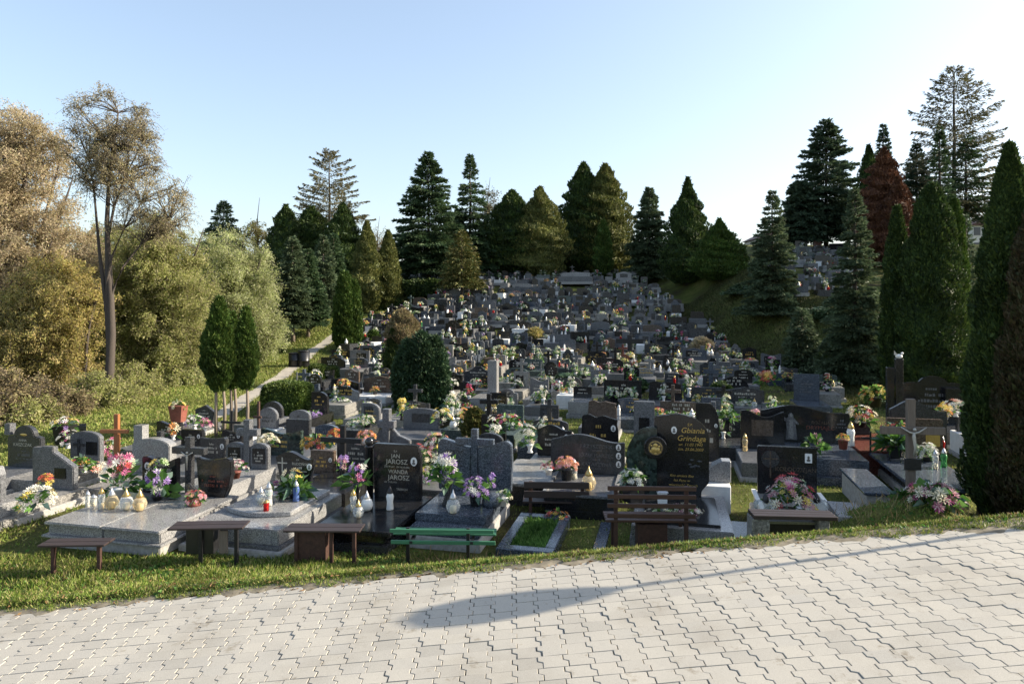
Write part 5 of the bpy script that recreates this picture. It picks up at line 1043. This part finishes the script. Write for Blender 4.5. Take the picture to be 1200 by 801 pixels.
lantern(on(G6, 690, 574), 'wide gold glass lantern on the long dark headstone grave', 'globe', 'glass_amber', 'lid_gold', 1.5); lantern(on(G6, 673, 561), 'grey lantern beside the salmon chrysanthemum', 'tall', 'glass_clear', 'lid_silver', 1.1)
lantern(on(G7, 776, 592), 'big white house shaped lantern at the tallest black headstone', 'house', 'glass_milk', 'lid_silver', 1.3); lantern((X(843, 10), 10, zt(X(843, 10), 10) + .02), 'black house shaped lantern standing beside the white ledge stone', 'house', 'glass_clear', 'blackiron', 1.25)
lantern(on(G8, 897, 606), 'clear heart shaped lantern beside the huge bouquet, nearer the slatted bench', 'heart', 'glass_clear', 'blackiron', 1.35); lantern(on(G8, 957, 606), 'clear heart shaped lantern beside the huge bouquet, nearer the mound', 'heart', 'glass_clear', 'blackiron', 1.35); lantern(on(G8, 938, 610), 'low cream lantern under the huge bouquet', 'cyl', 'glass_milk', 'lid_silver', 1.2)
lantern(at(997, 522, .1), 'tall white lantern on the red granite grave', 'tall', 'glass_milk', 'lid_gold', 1.5); lantern(at(873, 528, -.02), 'slim yellowish lantern on the brown panel grave', 'tall', 'glass_amber', 'lid_gold', 1.1)
for u, v, gl, lab in [(1096, 549, 'glass_clear', 'clear lantern in front of the silvery heart wreath'), (1106, 547, 'glass_green', 'green lantern on the grey table grave'), (1104, 530, 'glass_red', 'dark red lantern on the grey table grave'), (1060, 535, 'glass_clear', 'clear lantern beside the arching fern')]: lantern(on(G9, u, v), lab, 'tall', gl, 'lid_silver', 1.1)

GL = [('white', 'glass_milk', 'lid_silver'), ('clear', 'glass_clear', 'lid_gold'), ('red', 'glass_red', 'lid_gold'), ('amber', 'glass_amber', 'lid_gold'), ('green', 'glass_green', 'lid_gold')]
FL = []
for nm, gl, ld in GL:
    for kd in ('globe', 'tall'):
        a, b_, c_ = jar(kd, 'enamel' if gl == 'glass_milk' else gl, ld); mb = MB()
        for me in (a, b_): mb.add([v.co[:] for v in me.vertices], [p.vertices[:] for p in me.polygons], me.materials[0].name, True)
        FL.append((nm, kd, mb.mesh('grave_lantern')))
nb_ = nl_ = 0
used = {}
def uniq(l):
    """the same wording twice on one grave: say which is nearer the stone"""
    used[l] = used.get(l, 0) + 1
    return l if used[l] == 1 else l.replace(' on the', [' closer on the', ' aside on the', ' forward on the'][min(2, used[l] - 2)], 1)
order = sorted(FARS, key=lambda q: q.y)
for g in order:
    sh = g.short.replace(' from', ' grave from', 1).replace(' in the', ' grave in the', 1).replace(' beyond', ' grave beyond', 1)
    k = rb.choices([0, 1, 2, 3], [3, 7, 5, 2])[0] if g.y < 35 else rb.choices([0, 1, 2], [5, 6, 2])[0]
    for i in range(k):
        if nb_ >= 640: break
        pi = rb.choices(range(10), [30, 7, 7, 6, 5, 5, 3, 7, 22, 6])[0] * 3 + rb.choices([0, 1, 2], [5, 4, 3])[0]
        lx = (i - (k - 1) / 2) * g.w * .36 + rb.uniform(-.06, .06); ly = -rb.uniform(.22, .5) * (1 if i != 1 else 1.5)
        nm, fm, o = far_bouquet(g, pi, lx, ly, rb.uniform(.75, 1.2) * (.86 if g.y < 26 else .84)); nb_ += 1
        tag(o, uniq(f'{nm} {fm} on the {sh}'), 'bouquet', 'flower bouquets across the hill')
    for i in range(rb.choices([0, 1, 2], [4, 4, 2])[0]):
        if nl_ >= 255: break
        nm, kd, me = FL[rb.choices(range(10), [16, 16, 10, 10, 5, 4, 4, 4, 1, 1])[0]]
        o = link('grave_lantern', me, None, g.pt(rb.uniform(-.38, .38) * g.w, -rb.uniform(.55, max(.6, g.L - .2)), .001), 0, rb.uniform(.75, 1.05)); nl_ += 1
        tag(o, uniq(f'{nm} {"round" if kd == "globe" else "tall"} lantern on the {sh}'), 'lantern', 'grave lanterns across the hill')

# ------------------------------------------------------------------ benches and tables by the verge
def slat(mb, w, y0, y1, z0, z1, mat): mb.box(-w / 2, w / 2, y0, y1, z0, z1, mat)
def bench(u0, u1, y, ztop, label, mat, slats, legs, legmat='rust', dep=.26, rz=0, zg=None, box=None, name='bench'):
    w = (u1 - u0) / F * y; x = X((u0 + u1) / 2, y); z = zt(x, y); t = empty(name, (x, y, z), rz, label, 'bench', 'benches by the front graves')
    h = ztop - z
    for i in range(slats):
        d = dep / slats; o = MB().box(-w / 2, w / 2, -d / 2 + .006, d / 2 - .006, 0, .024, mat).build('seat_slat', t, (0, -dep / 2 + d * (i + .5), h - .024), bevel=.004)
    for lx in legs:
        MB().box(-.022, .022, -.022, .022, -.12, h - .032, legmat).build('leg', t, (lx * w, -dep * .3 + .05, 0), bevel=.003)
    return t, w, h
bench(52, 128, 8.2, Zv(634, 8.2), 'low brown plank bench on two rusty legs before the speckled double grave', 'bench_dark', 2, (-.33, .36), rz=R(2))
t, w, h = bench(203, 288, 8.45, Zv(614, 8.45), 'dark plank table with a hanging black box beside the curved cover grave', 'bench_dark', 2, (-.1, .38), 'blackiron', rz=R(3), dep=.3)
MB().box(-.2, .14, -.02, .22, h - .36, h - .034, 'plastic_black').build('box', t, (-.08, 0, 0), bevel=.006); MB().box(.0, .1, -.015, .015, h - .34, h - .06, 'cross_grey').build('support_board', t, (.14, -.05, 0), bevel=.004)
t, w, h = bench(336, 425, 8.5, Zv(617, 8.5), 'rusty brown bench with a boxed front before the black polished grave', 'bench_dark', 2, (-.36, .1, .4), 'rust', rz=R(-1), dep=.3)
MB().box(-.36, .02, -.04, .2, .0, h - .04, 'rust').build('box', t, bevel=.006)
# green bench: back rail of slats, seen from behind
x = X(518, 8.25); z = zt(x, 8.25); t = empty('bench', (x, 8.25, z), R(-2), 'low green slatted bench in front of the blue twin stones', 'bench', 'benches by the front graves'); w = 122 / F * 8.25
for i, (yy, zz, a) in enumerate([(-.03, Zv(619, 8.25) - z - .045, 0), (.1, Zv(626, 8.25) - z - .03, 0), (.2, Zv(626, 8.25) - z - .02, 0), (-.06, Zv(632, 8.25) - z - .035, 0)]):
    MB().box(-w / 2, w / 2, -.012 if i in (0, 3) else -.045, .012 if i in (0, 3) else .045, 0, .045 if i in (0, 3) else .022, 'bench_green').build('slat', t, (.02 if i else 0, yy, zz), bevel=.004)
for lx in (-.33, .25): MB().box(-.02, .02, -.018, .018, -.12, Zv(618, 8.25) - z, 'blackiron').build('leg', t, (lx * w, -.0 if 0 else .005, 0), bevel=.003); MB().box(-.018, .018, -.08, .24, Zv(631, 8.25) - z - .035, Zv(631, 8.25) - z - .005, 'blackiron').build('bracket', t, (lx * w + .05, 0, 0))
def slat_bench(u0, u1, y, vs, vseat, label, rz, mat='bench_brown', sh=.055, facing=1):
    w = (u1 - u0) / F * y; x = X((u0 + u1) / 2, y); z = zt(x, y); t = empty('bench', (x, y, z), rz, label, 'bench', 'benches by the front graves')
    for i, v in enumerate(vs): MB().box(-w / 2, w / 2, -.014, .014, 0, sh, mat).build('back_slat', t, (0, -.02 + .012 * i, Zv(v, y) - z - sh), bevel=.005)
    hs = Zv(vseat, y) - z
    for i in range(4): MB().box(-w / 2 - .02, w / 2 + .02, -.042, .042, 0, .03, mat).build('seat_slat', t, (0, .06 + .095 * i, hs - .03), bevel=.005)
    for lx in (-.40, .40):
        MB().box(-.025, .025, -.02, .02, -.15, Zv(vs[0], y) - z - .01, 'rust').build('upright', t, (lx * w, .045, 0), bevel=.003)
        MB().box(-.02, .02, 0, .36, hs - .062, hs - .032, 'rust').build('seat_bearer', t, (lx * w, .07, 0)); MB().box(-.02, .02, -.02, .02, -.15, hs - .06, 'rust').build('leg', t, (lx * w, .40, 0))
    return t, w, hs
t, w, hs = slat_bench(712, 815, 8.62, (569, 579, 590, 602), 610, 'brown slatted bench with four back slats before the tallest black headstone', R(-2))
MB().box(-.16, .22, .1, .32, .08, hs - .08, 'rust').build('storage_box', t, bevel=.006)
slat_bench(614, 690, 10.25, (564, 575), 588, 'dark brown bench with a two board back behind the grass filled frame', R(-3), 'bench_dark', .10)
# seat stone in front of the bouquet grave: granite blocks carrying dark planks
x = X(926, 8.3); z = zt(x, 8.3); t = empty('bench', (x, 8.3, z), R(-4), 'granite block bench with black planks before the huge bouquet', 'bench', 'benches by the front graves'); h = Zv(600, 8.3) - z
for sx, w_ in ((-.38, .21), (.36, .13)): MB().box(-w_ / 2, w_ / 2, -.12, .12, -.2, h - .05, 'terrazzo').build('stone_block', t, (sx, 0, 0), bevel=.008)
for i in range(3): MB().box(-.49, .49, -.042, .042, 0, .045, 'bench_dark').build('seat_slat', t, (.02, -.1 + .095 * i, h - .048), bevel=.005)
MB().box(-.26, .28, -.02, .1, -.15, h - .1, 'blackiron').build('dark_box', t); MB().box(-.27, .29, -.045, -.022, h - .13, h - .1, 'steel').build('rail', t)
for u0, u1, y0, y1, lab in [(836, 851, 8.6, 10, 'narrow grey paving slab, the slimmer one beside the bouquet grave'), (853, 880, 8.6, 10, 'wide grey paving slab beside the bouquet grave'), (960, 992, 8.8, 9.5, 'pale broken paving slab between the bouquet grave and the mound'), (690, 704, 8.7, 10, 'bluish paving slab beside the grass filled frame')]:
    x0, x1 = X(u0, y0 + .5), X(u1, y0 + .5); xc, yc = (x0 + x1) / 2 + .12, (y0 + y1) / 2; t = MB().box(-(x1 - x0) / 2, (x1 - x0) / 2, -(y1 - y0) / 2, (y1 - y0) / 2, -.25, .03, 'blue' if u0 < 900 else 'light').build('paving_slab', None, (xc, yc, zt(xc, yc) + .0), TH, bevel=.006); tag(t, lab, 'paving slab', 'paving slabs between graves')
# litter barrels by the lawn trees
for u, lab in [(345, 'black litter barrel with pale stains by the lawn spruces'), (356, 'plain black litter barrel, the taller of the two by the lawn spruces')]:
    x = X(u, 31.5); t = empty('litter_barrel', (x, 31.5, zt(x, 31.5)), 0, lab, 'litter bin', 'litter barrels'); MB().lathe([(.24, 0), (.27, .1), (.26, .3), (.28, .31), (.26, .33), (.27, .62 + (u > 350) * .12)], 'plastic_black', 16).build('body', t); MB().lathe([(.28, 0), (.28, .03), (.25, .04)], 'blackiron', 16).build('rim', t, (0, 0, .62 + (u > 350) * .12))
# globe lamp beside the road, outside the picture, whose shadow lies across the paving
lx, ly = 8.45, 7.42; t = empty('street_lamp', (lx, ly, zt(lx, ly)), 0, 'slim globe lamp post beside the road beyond the brown thuja', 'street lamp')
LH = .70
MB().lathe([(.07, -.1), (.07, .4), (.036, .45), (.032, 2.38 + LH), (.06, 2.4 + LH)], 'blackiron', 12).build('pole', t); MB().lathe([(.06, 2.4 + LH), (.16, 2.52 + LH), (.255, 2.70 + LH), (.27, 2.86 + LH), (.22, 3.04 + LH), (.1, 3.14 + LH), (.02, 3.16 + LH)], 'enamel', 18).build('globe', t)
MB().lathe([(.272, 2.9 + LH), (.285, 2.91 + LH), (.22, 3.07 + LH), (.02, 3.18 + LH)], 'blackiron', 18).build('cap', t)
# walls and far houses
def wall(u0, u1, vt, y, label, mat='concrete', h=None, th=.25):
    x0, x1 = X(u0, y), X(u1, y); n = 6; xc = (x0 + x1) / 2; z = min(zt(x0, y), zt(x1, y)); t = empty('retaining_wall', (xc, y, z), 0, label, 'wall'); hh = Zv(vt, y) - z
    MB().box((x0 - x1) / 2, (x1 - x0) / 2, -th / 2, th / 2, -.5, hh, mat).build('wall_body', t, bevel=.01); MB().box((x0 - x1) / 2 - .04, (x1 - x0) / 2 + .04, -th / 2 - .05, th / 2 + .05, hh + .002, hh + .1, 'grey').build('coping', t, bevel=.01)
wall(424, 540, 358, 53.5, 'long low retaining wall under the clipped hedge', 'charcoal')
wall(565, 655, 343, 59.4, 'grey stone wall with posts behind the hill top tombs', 'grey')
def house(u0, u1, vt, y, label, mat, fl, nw):
    x0, x1 = X(u0, y), X(u1, y); xc = (x0 + x1) / 2; z = zt(xc, y); h = Zv(vt, y) - z; w = (x1 - x0) / 2; t = empty('house', (xc, y, z), 0, label, 'house', 'houses beyond the trees')
    MB().box(-w, w, -3, 3, -.5, h * .8, mat).build('walls', t); mb = MB(); mb.prism([(-w - .4, h * .8), (w + .4, h * .8), (w * .3, h), (-w * .3, h)], -3.4, 3.4, 'roof_tile'); rf = mb.build('roof', t)
    MB().box(-.3, .3, -.3, .3, h * .8, h + .5, 'concrete').build('chimney', rf, (w * .4, 0, 0))
    for f in range(fl):
        for i in range(nw):
            wx = -w + (i + .5) * 2 * w / nw; o = MB().box(-.55, .55, -.06, 0, 0, 1.3, 'plaster').build('window', t, (wx, -3, h * .8 * (f + .3) / fl)); MB().box(-.45, .45, -.02, 0, .1, 1.2, 'pane_dark').build('pane', o, (0, -.062, 0))
house(880, 906, 276, 105, 'small dark roofed house glimpsed between the bank spruce and the yellowish thuja', 'charcoal', 2, 3)
house(1122, 1166, 258, 95, 'grey house glimpsed between the column thujas and the tall dark thuja', 'plaster', 2, 4)
# ------------------------------------------------------------------ ground, road, path
def sheet(name, xs, ys, zf, mat, kind='structure', label=None):
    Xg, Yg = np.meshgrid(xs, ys); Z = zf(Xg, Yg); V = np.stack([Xg, Yg, Z], -1).reshape(-1, 3); nx, ny = len(xs), len(ys)
    me = bpy.data.meshes.new(name); fs = [(j * nx + i, j * nx + i + 1, (j + 1) * nx + i + 1, (j + 1) * nx + i) for j in range(ny - 1) for i in range(nx - 1)]
    me.from_pydata(V.tolist(), [], fs); me.materials.append(MATS[mat]); me.polygons.foreach_set('use_smooth', [True] * len(fs)); me.update()
    return tag(link(name, me), label, None, None, kind)
xs = np.concatenate([np.linspace(-400, -45, 12), np.arange(-40, -16, 1.5), np.arange(-16, 18, .22), np.arange(18, 42, 1.5), np.linspace(46, 400, 12)])
ys = np.concatenate([np.linspace(-60, 4, 10), np.arange(5, 7, .5), np.arange(7, 10, .12), np.arange(10, 30, .4), np.arange(30, 70, .6), np.arange(72, 120, 4), np.linspace(130, 600, 10)])
sheet('ground', xs, ys, Zt, 'turf', label='worn grass and soil of the cemetery')
sheet('road', np.linspace(-60, 60, 41), np.linspace(-25, 7.22, 12), lambda a, b_: .09 * np.clip(a, -15, 15) - .028, 'joint_sand', label='sand bed of the paved road')
# paving stones with a stepped side, laid in straight courses
W_, D_ = .197, .166; jo = .0058; jt = .003; ch = .003
prof = [(0, 0), (W_, 0)]
st_ = .040
loop = [(st_, 0), (st_ + W_, 0), (st_ + W_, D_ * .46), (W_, D_ * .60), (W_, D_), (0, D_), (0, D_ * .60), (st_, D_ * .46)]
def inset(lp, d):
    n = len(lp); out = []
    for i in range(n):
        p, q, r_ = Vector(lp[i - 1]), Vector(lp[i]), Vector(lp[(i + 1) % n]); a = (q - p).normalized(); b_ = (r_ - q).normalized(); na = Vector((-a.y, a.x)); nb2 = Vector((-b_.y, b_.x)); m = (na + nb2) / max(.4, 1 + na.dot(nb2)); out.append(q + m * d)
    return [(p.x, p.y) for p in out]
A0 = np.array(inset(loop, jo / 2)); A1 = np.array(inset(loop, jo / 2 + ch))
for A_, dd in ((A0, 0), (A1, ch * .4)):      # courses sit tight, the stepped side joints gape
    A_[[0, 1], 1] = jt / 2 + dd; A_[[4, 5], 1] = D_ - jt / 2 - dd
Vp = []; Fp = []; r6 = np.random.default_rng(6)
tri = []
k = 0
ycs = np.arange(7.15 - D_ * 40, 7.15, D_)
for j, yc in enumerate(ycs):
    for i in range(-66, 64):
        xo = i * W_ + r6.normal(0, .0012); yo = yc + r6.normal(0, .0010); dz = r6.normal(0, .0018) - (.006 if r6.random() < .012 else 0); tx, ty = r6.normal(0, .009, 2); edge = yc > 6.9
        for ring, zz in ((A1, .004), (A0, 0), (A0, -.022)):
            for p in ring: Vp.append((xo + p[0], yo + p[1], .09 * (xo + p[0]) + zz + dz + tx * (p[0] - .1) + ty * (p[1] - .08)))
        Fp.append(tuple(range(k, k + 8)))
        for q in range(8):
            n_ = (q + 1) % 8; Fp.append((k + 8 + q, k + 8 + n_, k + n_, k + q)); Fp.append((k + 16 + q, k + 16 + n_, k + 8 + n_, k + 8 + q))
        k += 24
me = bpy.data.meshes.new('paving'); me.from_pydata(Vp, [], Fp); me.materials.append(MATS['paver']); me.polygons.foreach_set('use_smooth', [False] * len(Fp)); me.update()
tag(link('road_paving', me), 'pale concrete paving stones of the road', None, None, 'structure')
# narrow pale path along the lawn
pp = np.array([(-8.6, 17.5), (-8.35, 20), (-9.0, 24), (-9.9, 30), (-10.45, 36), (-9.9, 42), (-9.0, 47), (-8.6, 50.5)]); yy = np.linspace(17.5, 50.5, 90); xx = np.interp(yy, pp[:, 1], pp[:, 0]); Vq = []; Fq = []
for i, (a, b_) in enumerate(zip(xx, yy)):
    for d in np.linspace(-.32, .32, 5): Vq.append((a + d, b_, zt(a + d, b_) + .035))
for i in range(len(xx) - 1):
    for j in range(4): Fq.append((i * 5 + j, i * 5 + j + 1, (i + 1) * 5 + j + 1, (i + 1) * 5 + j))
me = bpy.data.meshes.new('path'); me.from_pydata(Vq, [], Fq); me.materials.append(MATS['path_stone']); me.polygons.foreach_set('use_smooth', [True] * len(Fq)); me.update(); tag(link('path', me), 'narrow pale path between lawn and graves', None, None, 'structure')
# sandy soil washed over the last course of stones
ex = np.arange(-13, 13, .05); Ve = []; Fe = []
for a in ex:
    eb = 7.17 - .09 * max(0, a - 3.2); y0 = eb - .05 - .06 * math.sin(a * 4.1) * math.sin(a * 1.7 + 1) - .05 * math.sin(a * 11.3) * math.sin(a * 2.3) - .03 * math.sin(a * 23)
    zr = .09 * a; Ve += [(a, y0, zr + .0035), (a, y0 + .05, zr + .012), (a, max(y0 + .08, 7.26), zr + .014), (a, 7.42, zt(a, 7.42) + .006), (a, 7.6, zt(a, 7.6) - .02)]
for i in range(len(ex) - 1):
    for j in range(4): Fe.append((i * 5 + j, i * 5 + 5 + j, i * 5 + 6 + j, i * 5 + 1 + j))
me = bpy.data.meshes.new('soil_strip'); me.from_pydata(Ve, [], Fe); me.materials.append(MATS['edge_soil']); me.polygons.foreach_set('use_smooth', [True] * len(Fe)); me.update(); tag(link('soil_strip', me), 'sandy soil along the paving edge', None, None, 'structure')

# ------------------------------------------------------------------ grass and fallen leaves
rs = np.random.default_rng(11)
def blades(x, y, L, mat, name, label, wd=.16, lean=.55, dz=0):
    n = len(x); z = np.where(y < 7.25, np.maximum(Zt(x, y), .09 * x + .004), Zt(x, y)) - .01 + dz; P = np.stack([x, y, z], 1); D = np.stack([rs.normal(0, lean, n), rs.normal(0, lean, n), np.ones(n)], 1)
    return tag(link(name, np_mesh(name, cards(P, D, L, L * wd, rs, .12), 4, mat)), label, None, None, 'stuff')
def clump(x, y, s, k): return np.sin(x * s + 1.3 * np.sin(y * s * .7 + k)) * np.sin(y * s * 1.3 + k * 2 + np.sin(x * s * .6)) * .5 + .5
n = 230000; x = rs.uniform(-9, 9, n); y = rs.uniform(6.7, 9.3, n); e = 7.18 - .09 * np.clip(x - 3.2, 0, None) + .07 * np.sin(x * 5) + .05 * np.sin(x * 13 + 1)
far_lim = np.where(x > 3.0, 9.0, 8.75 + .1 * np.sin(x * 3)); c = clump(x, y, 3.1, .7) * .6 + clump(x, y, 9.0, 2) * .4
mound = np.exp(-(((x - 5.2) / 1.0) ** 2 + ((y - 8.9) / .6) ** 2))
keep = (y > e) & (y < far_lim) & (rs.random(n) < .35 + .65 * c) & (rs.random(n) > np.clip(.45 - (y - e) * 2.6, 0, .9)) & (rs.random(n) > mound * .8)
x, y, c = x[keep], y[keep], c[keep]; blades(x, y, (.028 + .042 * c) * rs.uniform(.6, 1.6, len(x)) * np.clip(.6 + (y - e[keep]) * .8, .6, 1.15) * np.interp(x, [-3, 1], [1, .72]), 'grass_blade', 'verge_grass', 'rough green grass verge along the paved road', .15)
n = 60000; x = rs.uniform(-9, 9, n); e = 7.17 - .09 * np.clip(x - 3.2, 0, None) + .05 * np.sin(x * 4.3) + .035 * np.sin(x * 15 + 2) + .02 * np.sin(x * 41); y = e + .42 * rs.random(n) ** 1.2
keep = rs.random(n) < .25 + .75 * clump(x, y, 4.5, 1.9); x, y = x[keep], y[keep]
blades(x, y, .036 * rs.uniform(.5, 1.7, len(x)), 'grass_blade', 'edge_grass', 'short grass creeping over the paving edge', .17, .7, .008)
n = 16000; x = rs.uniform(-9, 9, n); y = rs.uniform(7.2, 8.9, n); keep = rs.random(n) < clump(x, y, 2.3, 4) ** 2; x, y = x[keep], y[keep]
blades(x, y, .045 * rs.uniform(.7, 1.6, len(x)), 'leaf_green', 'clover', 'low clover and weeds in the verge', .7, 1.2)
n = 540; x = np.concatenate([rs.normal(.45 - 1.1, .35, 140), rs.normal(4.9, .9, 400)]); y = np.concatenate([rs.normal(8.35, .12, 140), rs.normal(8.9, .35, 400)])
blades(x, y, .15 * rs.uniform(.5, 1.5, n), 'dry_stalk', 'dry_stalks', 'dry pale stalks standing in the verge', .05, .5)
n = 2600; x = rs.uniform(-9, 9, n); y = 7.2 + np.abs(rs.normal(0, .55, n)) - .15; z = np.where(y < 7.2, .09 * x + .006, Zt(x, y) + .02); P = np.stack([x, y, z], 1); D = rs.normal(size=(n, 3)) * (1, 1, .25)
tag(link('fallen_leaves', np_mesh('fallen_leaves', cards(P, D, .035 * rs.uniform(.6, 1.6, n), .022, rs, .15), 4, 'dead_leaf')), 'dry fallen leaves on verge and paving edge', None, None, 'stuff')
# lawn between wood and graves, turf among the graves, bank
n = 240000; y = 9 + 42 * rs.random(n) ** 1.5; x = rs.uniform(-17, -5.5, n); xl = np.interp(y, [9, 14, 17.5, 20, 24, 30, 36, 42, 47], [-7, -7.2, -7.6, -7.75, -8.4, -9.3, -9.9, -9.3, -8.4]); xp = np.interp(y, pp[:, 1], pp[:, 0])
keep = (x < xl + rs.normal(0, .2, n)) & ~((np.abs(x - xp) < .27) & (y > 17.5)); x, y = x[keep], y[keep]
blades(x, y, (.05 + .0018 * y) * rs.uniform(.6, 1.5, len(x)), 'grass_field', 'lawn_grass', 'sunlit lawn between the woodland and the graves', .22, .8)
n = 170000; y = 9 + 28 * rs.random(n) ** 1.3; x = rs.uniform(-8.5, 11.5, n); keep = rs.random(n) < clump(x, y, 1.1, 3) * .7 + .25; x, y = x[keep], y[keep]
blades(x, y, (.035 + .0016 * y) * rs.uniform(.6, 1.5, len(x)), 'grass_blade', 'turf_grass', 'patchy turf between the graves', .22, .7)
n = 60000; y = rs.uniform(21, 48, n); x = rs.uniform(10.8, 17, n); blades(x, y, .13 * rs.uniform(.5, 1.4, n), 'bank_turf_shade', 'bank_grass', 'dry grass on the bank below the terrace', .25, .8)

# ------------------------------------------------------------------ light, sky, camera
az = math.atan2(1.0, .135); el = R(26)
d = Vector((math.sin(az) * math.cos(el), math.cos(az) * math.cos(el), math.sin(el)))
sl = bpy.data.lights.new('sun', 'SUN'); sl.energy = 4.4; sl.angle = R(.5); sl.color = (1, .89, .72)
so = bpy.data.objects.new('sun', sl); COL.objects.link(so); so.rotation_euler = d.to_track_quat('Z', 'Y').to_euler(); so.location = (30, 4, 20)
w = bpy.data.worlds.new('World'); S.world = w; w.use_nodes = True; nt = w.node_tree; sk = nt.nodes.new('ShaderNodeTexSky'); sk.sky_type = 'NISHITA'; sk.sun_disc = False
sk.sun_elevation = el; sk.sun_rotation = az; sk.air_density = 1.0; sk.dust_density = 1.9; sk.ozone_density = 1.9
gm = nt.nodes.new('ShaderNodeGamma'); gm.inputs[1].default_value = .75; nt.links.new(sk.outputs[0], gm.inputs[0]); hs = nt.nodes.new('ShaderNodeHueSaturation'); hs.inputs['Saturation'].default_value = .95; hs.inputs['Value'].default_value = 1.04; nt.links.new(gm.outputs[0], hs.inputs['Color']); nt.links.new(hs.outputs[0], nt.nodes['Background'].inputs[0]); nt.nodes['Background'].inputs[1].default_value = .15
cam = bpy.data.cameras.new('camera'); co = bpy.data.objects.new('camera', cam); COL.objects.link(co); co.location = (0, 0, CAMZ); co.rotation_euler = (R(90), 0, 0)
cam.lens = 24; cam.sensor_width = 36; cam.shift_y = -48.5 / 1200; cam.clip_end = 3000; cam.clip_start = .05; S.camera = co
vs = S.view_settings; vs.view_transform = 'Standard'; vs.look = 'None'; vs.gamma = 1; vs.exposure = 1.38
S.render.resolution_x = 1024; S.render.resolution_y = 683
try:
    S.cycles.use_denoising = True; S.cycles.max_bounces = 8; S.cycles.transparent_max_bounces = 8
except Exception: pass
